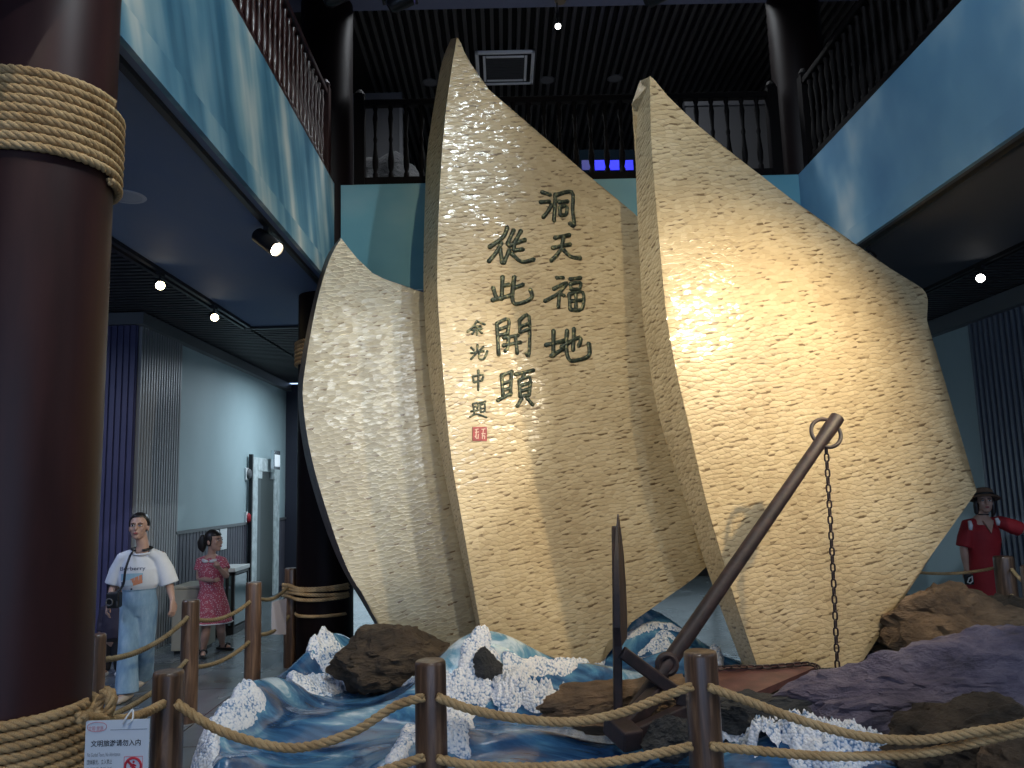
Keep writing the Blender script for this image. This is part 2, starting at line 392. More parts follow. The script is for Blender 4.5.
def m_foam():
    m, nt, b = nodes_of('knobbly_white_foam')
    L = nt.links.new
    v = coords(nt, (1, 1, 1))
    vo = N(nt, 'ShaderNodeTexVoronoi'); vo.inputs['Scale'].default_value = 58; L(v, vo.inputs['Vector'])
    n = N(nt, 'ShaderNodeTexNoise'); n.inputs['Scale'].default_value = 9; n.inputs['Detail'].default_value = 4; L(v, n.inputs['Vector'])
    a = N(nt, 'ShaderNodeMath', operation='MULTIPLY_ADD'); a.inputs[1].default_value = .55; L(vo.outputs['Distance'], a.inputs[0])
    c = N(nt, 'ShaderNodeMath', operation='MULTIPLY'); c.inputs[1].default_value = .55; L(n.outputs[0], c.inputs[0]); L(c.outputs[0], a.inputs[2])
    r = ramp(nt, [(.42, (.82, .82, .84)), (.62, (.66, .69, .76)), (.72, (.20, .32, .50)), (.82, (.05, .12, .27))], a.outputs[0])
    L(r.outputs[0], b.inputs['Base Color']); b.inputs['Roughness'].default_value = .55
    bp = N(nt, 'ShaderNodeBump'); bp.inputs['Strength'].default_value = .8; bp.inputs['Distance'].default_value = .02; bp.invert = True
    L(a.outputs[0], bp.inputs['Height']); L(bp.outputs[0], b.inputs['Normal'])
    return m
M_foam = m_foam()
def m_rock(name, stops, sc_=2.5, rough=.75):
    m, nt, b = nodes_of(name)
    L = nt.links.new
    v = coords(nt, (1, 1, 2.0))
    n = N(nt, 'ShaderNodeTexNoise'); n.inputs['Scale'].default_value = sc_; n.inputs['Detail'].default_value = 10; n.inputs['Roughness'].default_value = .65; n.inputs['Distortion'].default_value = .4; L(v, n.inputs['Vector'])
    r = ramp(nt, stops, n.outputs[0]); L(r.outputs[0], b.inputs['Base Color']); b.inputs['Roughness'].default_value = rough
    n2 = N(nt, 'ShaderNodeTexNoise'); n2.inputs['Scale'].default_value = sc_*3; n2.inputs['Detail'].default_value = 10; n2.inputs['Roughness'].default_value = .7; L(v, n2.inputs['Vector'])
    bp = N(nt, 'ShaderNodeBump'); bp.inputs['Strength'].default_value = 1.0; bp.inputs['Distance'].default_value = .10
    L(n2.outputs[0], bp.inputs['Height']); L(bp.outputs[0], b.inputs['Normal'])
    return m
M_rock_brown = m_rock('brown_rock', [(.3, (.025, .018, .012)), (.5, (.085, .058, .036)), (.7, (.17, .12, .075))])
M_rock_tan = m_rock('tan_rock', [(.3, (.06, .038, .022)), (.5, (.20, .125, .07)), (.7, (.33, .22, .13))])
M_rock_purple = m_rock('violet_grey_rock', [(.3, (.045, .04, .06)), (.48, (.15, .125, .185)), (.6, (.23, .195, .25)), (.75, (.30, .25, .26))])
M_rock_dark = m_rock('dark_grey_rock', [(.3, (.015, .017, .02)), (.5, (.05, .052, .055)), (.7, (.12, .115, .11))])
M_iron = noisy('rusty_iron', [(.3, (.010, .007, .008)), (.5, (.024, .014, .015)), (.7, (.050, .026, .025))], scale=(9, 9, 9), nscale=1.5, detail=8, rough=.55, bump=.4, bdist=.01, rv=.1)
M_iron_red = noisy('red_oxide_iron', [(.3, (.05, .022, .024)), (.5, (.10, .045, .045)), (.7, (.15, .075, .07))], scale=(6, 6, 6), nscale=1.5, detail=8, rough=.45, bump=.3, bdist=.01, rv=.1)
M_gold = noisy('verdigris_bronze', [(.35, (.012, .016, .012)), (.52, (.035, .05, .035)), (.6, (.14, .15, .085)), (.72, (.34, .27, .11))], scale=(30, 30, 30), nscale=1.2, detail=6, rough=.4, bump=.4, bdist=.006, metal=.3)
M_seal = noisy('red_seal', [(.4, (.22, .03, .03)), (.6, (.34, .05, .05))], scale=(30, 30, 30), rough=.5)
M_sealmark = plain('seal_mark', (.62, .45, .36), .5)
# ------------------------------------------------------------------ the hall
FL, FR, FY = -1.69, 3.20, 7.75        # faces of the atrium's blue fascia
ZB, ZT = 3.75, 4.90                   # underside and top of the gallery
WL, WR, WF, WB = -4.05, 5.85, 14.4, -7.0
CZ = 8.05
def slab(name, m, *b):
    mb = MB(); mb.box(*b); return struct(mb.build(name, m))
slab('floor', M_floor, -7.2, 8.2, WB, 17, -.2, 0)
# left wall: pale paint over a grey wainscot
slab('wall_left', M_pale, WL-.25, WL, 9.6, WF, 1.27, ZB)
mb = MB(); mb.box(WL-.25, WL, 9.6, WF, 0, 1.27)
y = 9.65
while y < WF-.05:
    mb.box(WL, WL+.012, y, y+.085, .1, 1.25); y += .105
struct(mb.build('wall_left_wainscot', M_dado))
slab('trim_1', M_cornice, WL, WL+.03, 9.6, WF, 1.25, 1.29)
slab('baseboard_left', M_navy, WL, WL+.025, 9.6, WF, 0, .1)
# slatted pier at the near end of the left wall, indigo face toward the entrance
slab('wall_left_pier', M_wallback, -7.0, WL-.03, 8.52, 9.6, 0, ZB)
mb = MB(); y = 8.54
while y < 9.6:
    mb.box(WL-.03, WL+.03, y, y+.034, 0, 3.62); y += .066
struct(mb.build('wall_left_slats', M_wallslat))
mb = MB(); mb.box(-7.0, WL-.0, 8.49, 8.52, 0, 3.62)
x = -6.98
while x < WL-.04:
    mb.box(x, x+.05, 8.47, 8.49, 0, 3.62); x += .07
struct(mb.build('wall_left_indigo', M_bluewall))
mb = MB(); mb.box(-7, WL+.10, 8.4, 8.54, 3.62, ZB); mb.box(WL-.02, WL+.10, 8.54, WF, 3.62, ZB)
struct(mb.build('trim_2', M_cornice))
slab('wall_left_entrance', M_navy, -7.2, -7.0, WB, 8.5, 0, ZB)
# right wall
slab('wall_right', M_pale, WR, WR+.25, 9.3, WF, 0, ZB)
slab('wall_right_backing', M_wallback, WR+.03, WR+.25, WB, 9.3, 0, ZB)
mb = MB(); y = 3.0
while y < 9.3:
    mb.box(WR-.03, WR+.035, y, y+.05, 0, 3.55); y += .1
struct(mb.build('wall_right_slats', M_wallslat_r))
slab('trim_3', M_cornice, WR-.12, WR+.04, WB, WF, 3.55, ZB)
# far wall of the ground floor with a glazed exit to daylight behind the sails
mb = MB()
for b in ((-4.3, -3.45, 0, ZB), (-1.15, .9, 0, ZB), (-3.45, -1.15, 2.9, ZB), (5.2, 6.1, 0, ZB), (.9, 5.2, 2.1, ZB)):
    mb.box(b[0], b[1], WF, WF+.2, b[2], b[3])
struct(mb.build('wall_far', M_navy))
mb = MB()
for x in (.9, 2.3, 3.75, 5.12): mb.box(x, x+.08, WF+.05, WF+.15, 0, 2.1)
mb.box(.9, 5.2, WF+.05, WF+.15, 2.02, 2.1); mb.box(.9, 5.2, WF+.05, WF+.15, 0, .55)
fr = struct(mb.build('window_1', M_black))
M_day = plain('daylit_frosted_glass', (.8, .88, .9), .3, emit=(.62, .82, .95), es=.55)
M_added_glow = plain('added_window_glow', (.8, .88, .9), .3, emit=(.62, .82, .95), es=.8)  # glow of the added left window pane
mb = MB(); mb.box(.95, 5.15, WF+.1, WF+.11, .55, 2.02); mb.build('glass_pane', M_day, fr)
mb = MB()
for x in (-3.45, -2.33, -1.21): mb.box(x, x+.06, WF+.05, WF+.15, 0, 2.9)
mb.box(-3.45, -1.15, WF+.05, WF+.15, 2.82, 2.9); mb.box(-3.45, -1.15, WF+.05, WF+.15, 0, .1)
fr = struct(mb.build('window_added', M_black))  # added window, hidden from view, its glow brightens the left wall
mb = MB(); mb.box(-3.4, -1.2, WF+.1, WF+.11, .1, 2.82); mb.build('glass_pane', M_added_glow, fr)
# gallery undersides
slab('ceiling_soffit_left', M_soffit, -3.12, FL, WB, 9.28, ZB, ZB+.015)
slab('ceiling_soffit_right', M_soffit_r, FR, 4.77, WB, 9.28, ZB, ZB+.015)
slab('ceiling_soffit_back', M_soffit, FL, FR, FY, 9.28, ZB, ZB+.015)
slab('ceiling_void_left', M_slatgap, -7.2, FL-.2, WB, WF+.2, ZB+.12, ZB+.2)
slab('ceiling_void_right', M_slatgap, FR+.2, 8.2, WB, WF+.2, ZB+.12, ZB+.2)
slab('ceiling_void_back', M_slatgap, FL-.2, FR+.2, FY+.2, WF+.2, ZB+.12, ZB+.2)
def slats(name, m, x0, x1, y0, y1, z, axis, pitch=.1, w=.045, h=.07):
    mb = MB()
    if axis == 'x':
        y = y0
        while y < y1: mb.box(x0, x1, y, y+w, z, z+h); y += pitch
    else:
        x = x0
        while x < x1: mb.box(x, x+w, y0, y1, z, z+h); x += pitch
    return struct(mb.build(name, m))
slats('ceiling_slats_left', M_slat, -7.0, -3.16, 3, WF, ZB+.02, 'x', .11, .05)
slats('ceiling_slats_right', M_slat, 4.81, WR, 3, WF, ZB+.02, 'x', .11, .05)
slats('ceiling_slats_far', M_slat, -3.12, 4.77, 9.32, WF, ZB+.02, 'x', .11, .05)
mb = MB()
mb.box(-3.16, -3.12, WB, 9.32, ZB-.03, ZB+.12); mb.box(-3.16, 4.81, 9.28, 9.32, ZB-.03, ZB+.12); mb.box(4.77, 4.81, WB, 9.32, ZB-.03, ZB+.12)
struct(mb.build('trim_4', M_black))
# painted fascia round the atrium, with a moulding along its lower edge
def fascia(name, m, outer, inner):
    mb = MB(); mb.box(*outer); mb.box(*inner); o = struct(mb.build(name, m)); return o
fascia('wall_fascia_left', M_mural_l, (FL-.2, FL, WB, FY, ZB+.015, ZT), (FL, FL+.035, WB, FY, ZB, ZB+.17))
fascia('wall_fascia_right', M_mural_r, (FR, FR+.2, WB, FY, ZB+.015, ZT), (FR-.035, FR, WB, FY, ZB, ZB+.17))
fascia('wall_fascia_back', M_mural_b, (FL-.2, FR+.2, FY, FY+.2, ZB+.015, ZT), (FL+.04, FR-.04, FY-.035, FY, ZB, ZB+.17))
slab('floor_gallery_back', M_gallery, -6.2, 7.4, FY+.2, 17, ZT-.25, ZT)
slab('floor_gallery_left', M_dark, -6.2, FL-.2, WB, FY+.2, ZT-.25, ZT)
slab('floor_gallery_right', M_dark, FR+.2, 7.4, WB, FY+.2, ZT-.25, ZT)
# upper storey
slab('wall_upper_left', M_dark, -6.2, -6.0, WB, 17, ZT, CZ)
slab('wall_upper_right', M_dark, 7.2, 7.4, WB, 17, ZT, CZ)
slab('wall_upper_far', M_dark, -6.2, 7.4, 16.8, 17, ZT, CZ)
slab('ceiling', M_slatgap, -6.2, 7.4, WB, 17, CZ+.1, CZ+.25)
slats('ceiling_slats_upper', M_upslat, -1.9, 5.0, 8.0, 16.8, CZ, 'y', .125, .05, .09)
zb = at(500, -6, FY+.05).z
slab('trim_5', M_beam, -6, 7.2, FY, FY+.3, zb, CZ+.1)
# entrance side: wall over a tall open doorway to the daylight outside
mb = MB()
mb.box(-7.2, -5.2, WB-.2, WB, 0, CZ+.25); mb.box(6.2, 8.2, WB-.2, WB, 0, CZ+.25); mb.box(-5.2, 6.2, WB-.2, WB, 3.6, CZ+.25)
struct(mb.build('wall_entrance', M_navy))
slab('wall_right_outer', M_wallback, 8.0, 8.2, WB, WF, 0, ZB)

# the portal on the left wall
def sub(parent, mb, name, m, **k): return mb.build(name, m, parent, **k)
dr = empty('door_1', (WL, 12.7, 0)); struct(dr)
dy0, dy1 = atx(250.5, 560, WL+.075).y, atx(279, 560, WL+.075).y
iy0, iy1 = atx(257, 560, WL+.075).y, atx(274.5, 560, WL+.075).y
ztop, zin = atx(265, 459, WL).z, atx(265, 478, WL).z
M_marble = noisy('grey_marble_surround', [(.3, (.30, .34, .34)), (.5, (.52, .58, .58)), (.7, (.70, .75, .75))], scale=(5, 5, 5), nscale=1.5, detail=8, rough=.35, bump=.3)
M_doorway = noisy('door_panel_green', [(.3, (.014, .022, .019)), (.7, (.022, .032, .028))], scale=(1, 1, 1), rough=.4)
mb = MB()
x0, x1 = WL, WL+.075
mb.box(x0, x1, dy0, iy0, 0, ztop); mb.box(x0, x1, iy1, dy1, 0, ztop); mb.box(x0, x1, iy0, iy1, zin+.1, ztop)
mb.box(x0, x1, iy0, iy0+.22, zin-.02, zin+.1); mb.box(x0, x1, iy1-.22, iy1, zin-.02, zin+.1)
s_ = sub(dr, mb, 'door_surround', M_marble); bevel(s_, .012)
mb = MB(); mb.box(x0+.03, x1+.012, dy0-.02, dy0+.03, 0, ztop+.04); sub(dr, mb, 'door_jamb', M_black)
mb = MB(); mb.box(x0+.005, x0+.042, iy0, iy1, 0, zin+.1); dp = sub(dr, mb, 'door_panel', M_doorway)
mb = MB(); mb.box(x0+.042, x0+.055, iy0+.02, iy0+(iy1-iy0)*.22, .05, zin); sub(dr, mb, 'door_leaf', plain('door_leaf_grey', (.06, .08, .08), .35))
# ------------------------------------------------------------------ columns
CR = .28
def column(c, z1, label, m=M_column):
    mb = MB(); c = V(c)
    mb.lathe([(CR+.03, 0), (CR+.03, .06), (CR, .09), (CR, z1)], (0, 0, 0), 48)
    o = mb.build('column', m, None, smooth=True, angle=40); o.location = c
    return tag(o, label, 'column')
YN = 3.05
tn = ray(101, 490); ang = math.atan2(tn.x, tn.y)          # tangent ray on the near column's right side
# circle of radius CR left of that ray
NC = V((math.tan(ang)*YN - CR/math.cos(ang), YN, 0))
FC = V((at(325, 600, 7.95).x, 7.95, 0))
RC = V((at(800, 100, 8.0).x, 8.0, 0))
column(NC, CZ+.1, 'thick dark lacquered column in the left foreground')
column(FC, CZ+.1, 'dark round column behind the left-hand sail', M_column_shaded)
column(RC, CZ+.1, 'dark round column at the upper right corner behind the right-hand sail', M_column_shaded)

# ------------------------------------------------------------------ rope
def add_rope(mb, path, r=.021, pitch=None, strands=3, n=6, step=None):
    pitch = pitch or r*5.2; step = step or pitch/7
    P = resample([V(p) for p in path], step)
    if len(P) < 3: P = [P[0], (P[0]+P[-1])/2, P[-1]]
    u = None; frames = []; s = 0; S = [0]
    for i, p in enumerate(P):
        d = (P[min(i+1, len(P)-1)]-P[max(i-1, 0)]).normalized()
        if u is None: u = d.orthogonal().normalized()
        u = (u-d*u.dot(d)).normalized(); frames.append((u.copy(), d.cross(u)))
        if i: s += (P[i]-P[i-1]).length; S.append(s)
    for k in range(strands):
        pts = []
        for p, (a, b), t in zip(P, frames, S):
            th = 2*PI*(t/pitch + k/strands)
            pts.append(p+(a*math.cos(th)+b*math.sin(th))*r*.52)
        mb.tube(pts, r*.56, n)
def sag(a, b, d, n=26, skew=0):
    a, b = V(a), V(b); out = []
    for i in range(n+1):
        t = i/n; q = a.lerp(b, t); q.z -= d*4*t*(1-t); out.append(q)
    return out
def rope_thing(path, label, r=.021, group='fence ropes', origin=None, m=None):
    mb = MB(); add_rope(mb, path, r)
    o = mb.build('fence_rope', m or M_rope, None, smooth=True, origin=origin or path[0])
    return tag(o, label, 'rope', group)
def coil(c, rad, z0, turns, pitch, r, label, tilt=0, ph0=0, n=40, extra=None):
    pts = []
    for i in range(int(turns*n)+1):
        th = ph0+2*PI*i/n
        k = math.floor(i/n)+min(1, max(0, (i % n)/n))
        pts.append(V((c.x+rad*math.cos(th), c.y+rad*math.sin(th), z0+pitch*k+tilt*math.cos(th))))
    if extra: pts = pts+extra
    mb = MB(); add_rope(mb, pts, r, pitch=r*5)
    o = mb.build('rope_coil', M_rope, None, smooth=True, origin=(c.x, c.y, z0))
    return tag(o, label, 'rope')
rr = .0185
zt = at(117, 106, YN).z; zbm = at(117, 183, YN).z
nt_ = 9
coil(NC, CR+rr, zbm+.01, nt_, (zt-zbm)/nt_, rr, 'band of tan rope wound high round the left foreground column')
zt2, zb2 = at(300, 343, 7.9).z, at(300, 367, 7.9).z
coil(FC, CR+.02, zb2, 6, (zt2-zb2)/6, .02, 'band of tan rope wound round the column behind the left sail')
zl = at(85, 706, 3.0).z
coil(NC, CR+rr, zl-.36, 10, .036, rr, 'tan rope wound low round the left foreground column at fence height')

# ------------------------------------------------------------------ fence posts
def post(x, y, h, r, label, ph=0):
    mb = MB(); n = 20
    prof = [(r, 0), (r*1.0, h*.3), (r*.985, h*.6), (r*.97, h-.02), (r*.94, h-.006), (r*.86, h)]
    mb.lathe(prof, (0, 0, 0), n)
    for v in mb.bm.verts:
        a = math.atan2(v.co.y, v.co.x)
        k = 1+.03*math.sin(a*3+ph)+.02*math.sin(a*5+2*ph)
        v.co.x *= k; v.co.y *= k
    o = mb.build('fence_post', M_post, None, smooth=True, angle=45); o.location = (x, y, 0); o.rotation_euler.z = ph
    return tag(o, label, 'post', 'rope fence posts')
PY = 3.72
def pz(px, py, Y): return at(px, py, Y)
pa = at(168.5, 671, 3.68); pb = at(430.5, 660, PY); pc = at(700, 651, PY)
post(pa.x, pa.y, pa.z, .070, 'round wooden post beside the white notice, left end of the front row', .4)
post(pb.x, pb.y, pb.z, .074, 'round wooden post standing before the blue waves below the middle sail', 1.3)
post(pc.x, pc.y, pc.z, .079, 'round wooden post in front of the fallen iron anchor', 2.2)
lp = {}
for k, px, py, Y, r, lab in (('a', 97, 634, 4.7, .055, 'wooden post half hidden by the left foreground column'),
                             ('b', 191, 600, 6.2, .068, 'dark wooden post between the woman in white and the girl'),
                             ('c', 254, 582, 7.05, .07, 'dark wooden post right of the girl in pink'),
                             ('d', 291.5, 568, 8.0, .07, 'wooden post tied to the column behind the left sail')):
    p = at(px, py, Y); lp[k] = p
    post(p.x, p.y, p.z, r, lab, ord(k)*1.7)
pr1 = at(1003, 556, 6.9); pr2 = at(1024, 566, 6.3)
post(pr1.x, pr1.y, pr1.z, .085, 'dark wooden post in front of the woman in red', .9)
post(pr2.x+.05, pr2.y, pr2.z, .075, 'wooden post cut by the right edge, nearer than the woman in red', 2.9)
pr0 = V((2.98, 3.5, .95))
# front ropes
def px_path(pts, n=10): return spline([at(*p) for p in pts], n)
F = PY-.075
rope_thing(px_path([(80, 717, 2.70), (110, 721, 2.98), (138, 716, 3.35), (163, 704, F-.03)]), 'tan rope from the left column to the post by the white notice', .021)
rope_thing(px_path([(176, 703, F-.05), (215, 728, F-.02), (262, 744, F), (305, 747, F), (355, 731, F), (395, 706, F), (424, 697, F)]), 'long sagging rope between the notice post and the middle post')
rope_thing(px_path([(437, 697, F), (470, 709, F), (515, 718, F), (570, 722, F), (620, 713, F), (660, 698, F), (692, 686, F)]), 'upper rope between the middle post and the anchor post')
rope_thing(px_path([(708, 687, F), (745, 700, F), (800, 720, F), (860, 736, F-.03), (920, 740, F-.08), (975, 732, F-.15), (1030, 722, F-.2), (1105, 690, F-.22)]), 'upper rope sagging right from the anchor post past the violet rock')
rope_thing(px_path([(340, 790, F), (380, 772, F), (424, 757, F)]), 'short end of lower rope left of the middle post')
rope_thing(px_path([(437, 759, F), (480, 766, F), (540, 767, F), (600, 763, F), (650, 755, F), (692, 746, F)]), 'lower rope between the middle post and the anchor post')
rope_thing(px_path([(710, 746, F), (760, 751, F), (820, 756, F), (870, 756, F-.02), (930, 752, F-.08), (985, 740, F-.15), (1035, 728, F-.2), (1110, 705, F-.22)]), 'lower rope sagging right from the anchor post')
# left row ropes
pA, pB, pC, pD = lp['a'], lp['b'], lp['c'], lp['d']
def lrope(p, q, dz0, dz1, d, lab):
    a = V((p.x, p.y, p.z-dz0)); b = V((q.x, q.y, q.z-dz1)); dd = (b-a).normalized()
    rope_thing(sag(a+dd*.06, b-dd*.06, d), lab, .018, m=M_rope_dark)
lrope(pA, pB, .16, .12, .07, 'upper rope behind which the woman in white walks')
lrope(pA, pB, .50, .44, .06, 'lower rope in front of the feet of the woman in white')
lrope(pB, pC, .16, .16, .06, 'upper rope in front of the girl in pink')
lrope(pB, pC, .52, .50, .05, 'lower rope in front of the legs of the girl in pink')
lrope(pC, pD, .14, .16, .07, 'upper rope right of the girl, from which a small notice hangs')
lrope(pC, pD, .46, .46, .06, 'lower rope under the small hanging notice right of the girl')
# bundle lashing the far post to the column
for i, z in enumerate((.80, .765, .73, .695)):
    pts = [V((pD.x-.085, pD.y, z)), V((pD.x, pD.y-.09, z))]+[V((FC.x+(CR+.025)*math.cos(R(t)), FC.y+(CR+.025)*math.sin(R(t)), z+.012*math.sin(i*2+t*.02))) for t in (222, 240, 258, 276, 294, 312, 330)]
    rope_thing(spline(pts, 6), 'strand of the rope bundle lashing the post to the column behind the left sail', .018, 'rope lashing strands')
rope_thing(spline([V((pD.x+.06, pD.y-.05, .52))]+[V((FC.x+(CR+.02)*math.cos(R(t)), FC.y+(CR+.02)*math.sin(R(t)), .53)) for t in (225, 245, 265, 285, 305, 325)], 8), 'single thin rope below the lashing on the column', .016)
# right-hand ropes by the woman in red
def seg(p, q, z0, z1, d, lab, r=.018): rope_thing(sag(V((p.x, p.y, z0)), V((q.x, q.y, z1)), d), lab, r)
q0 = at(915, 572, 7.3)
rope_thing(sag(q0, at(994, 568, 6.95), .03), 'thin rope left of the post in front of the woman in red', .014)
rope_thing(sag(at(1011, 568, 6.85), at(1030, 586, 6.25), .02), 'upper rope between the two posts at the right edge', .015)
rope_thing(sag(at(1011, 594, 6.85), at(1030, 611, 6.25), .02), 'lower rope between the two posts at the right edge', .015)

# knot on the near column and the notice
mb = MB()
kc = at(103, 706, 2.95)
pts = [kc+V((.03*math.cos(t)*(1+.3*math.sin(2*t)), .03*math.sin(t*.5), .05*math.sin(t))) for t in [i*.35 for i in range(22)]]
add_rope(mb, pts, .017)
pts = [kc+V((.015+.02*math.sin(t*1.3), -.02, .06*math.cos(t))) for t in [i*.3 for i in range(16)]]
add_rope(mb, pts, .017)
tag(mb.build('rope_knot', M_rope, None, smooth=True, origin=kc), 'tan rope knot tied beside the left foreground column', 'rope')

# ------------------------------------------------------------------ balustrades
def baluster_mesh(h):
    mb = MB()
    prof = [(.030, 0), (.030, .05), (.018, .07), (.030, .12), (.034, .2), (.022, .32), (.016, .40), (.026, .44), (.016, .48), (.022, .6), (.030, .68), (.018, .76), (.028, .80), (.028, h)]
    prof = [(r, z*h/.82 if z < h else z) for r, z in prof if z <= h]
    prof[-1] = (.028, h)
    mb.lathe(prof, (0, 0, 0), 10)
    return mb
def balustrade(name, a, b, m, label, spacing=.135, h=.98, post_ends=True):
    a, b = V(a), V(b); root = thing(name, label, 'balustrade', a)
    L = (b-a).length; d = (b-a)/L
    def loc(p): return p-a
    mb = MB(); mb.bar(V((0, 0, h-.035))-d*0, d*L+V((0, 0, h-.035)), .09, .07); o = mb.build('handrail', m); o.parent = root; bevel(o, .015)
    mb = MB(); mb.bar(V((0, 0, .05)), d*L+V((0, 0, .05)), .08, .10); o = mb.build('bottom_rail', m); o.parent = root
    proto = None; n = int(L/spacing)
    for i in range(1, n):
        p = d*(L*i/n)+V((0, 0, .1))
        if proto is None:
            mb = baluster_mesh(h-.17); proto = mb.build('baluster', m, None, smooth=True, angle=50); proto.parent = root; proto.location = p
        else: dup_part(proto, root, p)
    for t in (0, 1):
        mb = MB(); q = d*(L*t); mb.box(q.x-.055, q.x+.055, q.y-.055, q.y+.055, 0, h+.04); mb.lathe([(.05, h+.04), (.06, h+.07), (.03, h+.12), (.001, h+.13)], (q.x, q.y, 0), 12)
        o = mb.build('newel_post', m); o.parent = root
    return root
balustrade('balustrade', (FL-.08, 2.6, ZT), (FL-.08, FY-.15, ZT), M_balu, 'reddish turned-wood balustrade on the left gallery above the blue fascia')
balustrade('balustrade', (FC.x+CR+.1, FY+.09, ZT), (RC.x-CR-.1, FY+.09, ZT), M_rail_shaded, 'dark wooden balustrade on the back gallery behind the sail tips', .16)
balustrade('balustrade', (FR+.08, 2.6, ZT), (FR+.08, FY-.15, ZT), M_rail_shaded, 'dark wooden balustrade on the right gallery above the blue fascia')

# ------------------------------------------------------------------ lighting tracks and spots
def track(a, b, label):
    mb = MB(); mb.bar(a, b, .04, .035)
    return tag(mb.build('lighting_track', M_black, None, origin=a), label, 'lighting track')
track((FL-.06, -3, ZB-.018), (FL-.06, FY, ZB-.018), 'black lighting track under the left blue fascia')
track((FR+.06, -3, ZB-.018), (FR+.06, FY, ZB-.018), 'black lighting track under the right blue fascia')
track((-3.05, 1, ZB-.018), (-3.05, 9.2, ZB-.018), 'black lighting track along the inner edge of the left soffit')
track((4.70, 1, ZB-.018), (4.70, 9.2, ZB-.018), 'black lighting track along the inner edge of the right soffit')
def spot(p, aim, label, lens, lit=None, energy=0, size=60, blend=.5, col=(1, .85, .62), r=.045, L=.17, rad=.04):
    p = V(p); aim = V(aim); d = (aim-p).normalized()
    root = thing('track_light', label, 'spotlight', p, 'track spotlights')
    q = d.to_track_quat('Z', 'Y').to_matrix().to_4x4()
    hub = V((0, 0, -.11))
    mb = MB(); mb.box(-.02, .02, -.05, .05, -.03, 0); mb.bar((0, 0, -.03), hub+V((0, 0, .03)), .018, .018); o = mb.build('bracket', M_black); o.parent = root
    M = Matrix.Translation(hub) @ q
    mb = MB(); mb.lathe([(r*.7, -L*.55), (r*.95, -L*.5), (r, -L*.2), (r, L*.5)], (0, 0, 0), 24, M, cap=False)
    rs = mb.lathe([(r*.999, L*.5), (r*.86, L*.5), (r*.82, L*.42)], (0, 0, 0), 24, M, cap=False)
    mb.lathe([(r*.7, -L*.551), (.001, -L*.56)], (0, 0, 0), 24, M, cap=False)
    o = mb.build('lamp_housing', M_black, None, smooth=True, angle=40); o.parent = root
    mb = MB(); mb.lathe([(r*.82, L*.42), (r*.5, L*.45), (.001, L*.46)], (0, 0, 0), 24, M, cap=False)
    o = mb.build('lamp_lens', lens, None, smooth=True); o.parent = root
    if energy:
        ld = bpy.data.lights.new('spot_beam', 'SPOT'); ld.energy = energy; ld.spot_size = R(size); ld.spot_blend = blend; ld.color = col; ld.shadow_soft_size = rad
        lo = bpy.data.objects.new('spot_beam', ld); COL.objects.link(lo); lo.parent = root
        lo.matrix_local = Matrix.Translation(hub+d*(L*.5+.03)) @ d.to_track_quat('-Z', 'Y').to_matrix().to_4x4()
    return root
pl1 = atx(268, 219, FL-.06); pl1.z = ZB-.036
spot(pl1, pl1+V((1.1, -.55, -.95)), 'black spotlight on the track under the left fascia, lens lit', M_lens, r=.062, L=.24, energy=8, size=70)
for px, py, lab in ((160, 279, 'small lit spotlight on the inner left track, nearer of the two'), (214, 312, 'small lit spotlight on the inner left track, farther of the two')):
    p = atx(px, py, -3.05); p.z = ZB-.036
    spot(p, p+V((.55, -1, -.5)), lab, M_lens_warm, r=.046, L=.13, energy=1, size=90, col=(1, .8, .55))
p = atx(864, 236, FR+.06); p.z = ZB-.036
spot(p, p+V((-.6, .7, -.7)), 'unlit-looking black spotlight under the right fascia by the sail edge', M_black, r=.05, L=.16)
p = atx(980, 270, 4.70); p.z = ZB-.036
spot(p, p+V((-.8, -1.1, -.5)), 'lit spotlight on the inner track above the woman in red', M_lens_cool, r=.046, L=.13, energy=.6, size=90)
# ------------------------------------------------------------------ sails
def dense(pts, n=5): return [V((p.x, p.y, 0)) for p in spline([V((a, b, 0)) for a, b in pts], n)]
def sail(label, p0px, Y0, yaw, thick, left_in, left_out, others, mface, medge, bow=0):
    """front loop traced on the front plane; the back loop follows the outer left silhouette on the back plane"""
    n = V((math.sin(yaw), -math.cos(yaw), 0)); p0 = at(p0px[0], p0px[1], Y0)
    pb = p0-n*thick
    ax = V((math.cos(yaw), math.sin(yaw), 0))
    fi = dense(left_in); fo = dense(left_out)
    oth = []
    for s in others: oth += [V((a, b, 0)) for a, b in s]
    oth = dense([(p.x, p.y) for p in oth], 4) if len(oth) > 2 else oth
    front = [atp(p.x, p.y, p0, n) for p in fi] + [atp(p.x, p.y, p0, n) for p in oth]
    back = [atp(p.x, p.y, pb, n) for p in fo] + [atp(p.x, p.y, p0, n)-n*thick for p in oth]
    base = V((p0.x, p0.y, 0))
    root = thing('sail', label, 'sail sculpture', base)
    def uvs(o, f):
        me = o.data; uv = me.uv_layers.new(name='UVMap')
        for l in me.loops: uv.data[l.index].uv = f(me.vertices[l.vertex_index].co)
    # shell face: a thin slab of its own
    face_b = [p-n*.012 for p in front]
    mb = MB(); mb.poly_prism(front, face_b)
    face = mb.build('shell_face', mface, root)
    uvs(face, lambda c: ((c-p0).dot(ax), c.z))
    # body behind it (edge strip and back)
    fr2 = [p-n*.012 for p in front]
    mb = MB(); mb.poly_prism(fr2, back)
    body = mb.build('sail_body', medge, root)
    uvs(body, lambda c: ((c-p0).dot(ax)*.6+(c-p0).dot(n)*1.0, c.z))
    return root, p0, n, ax
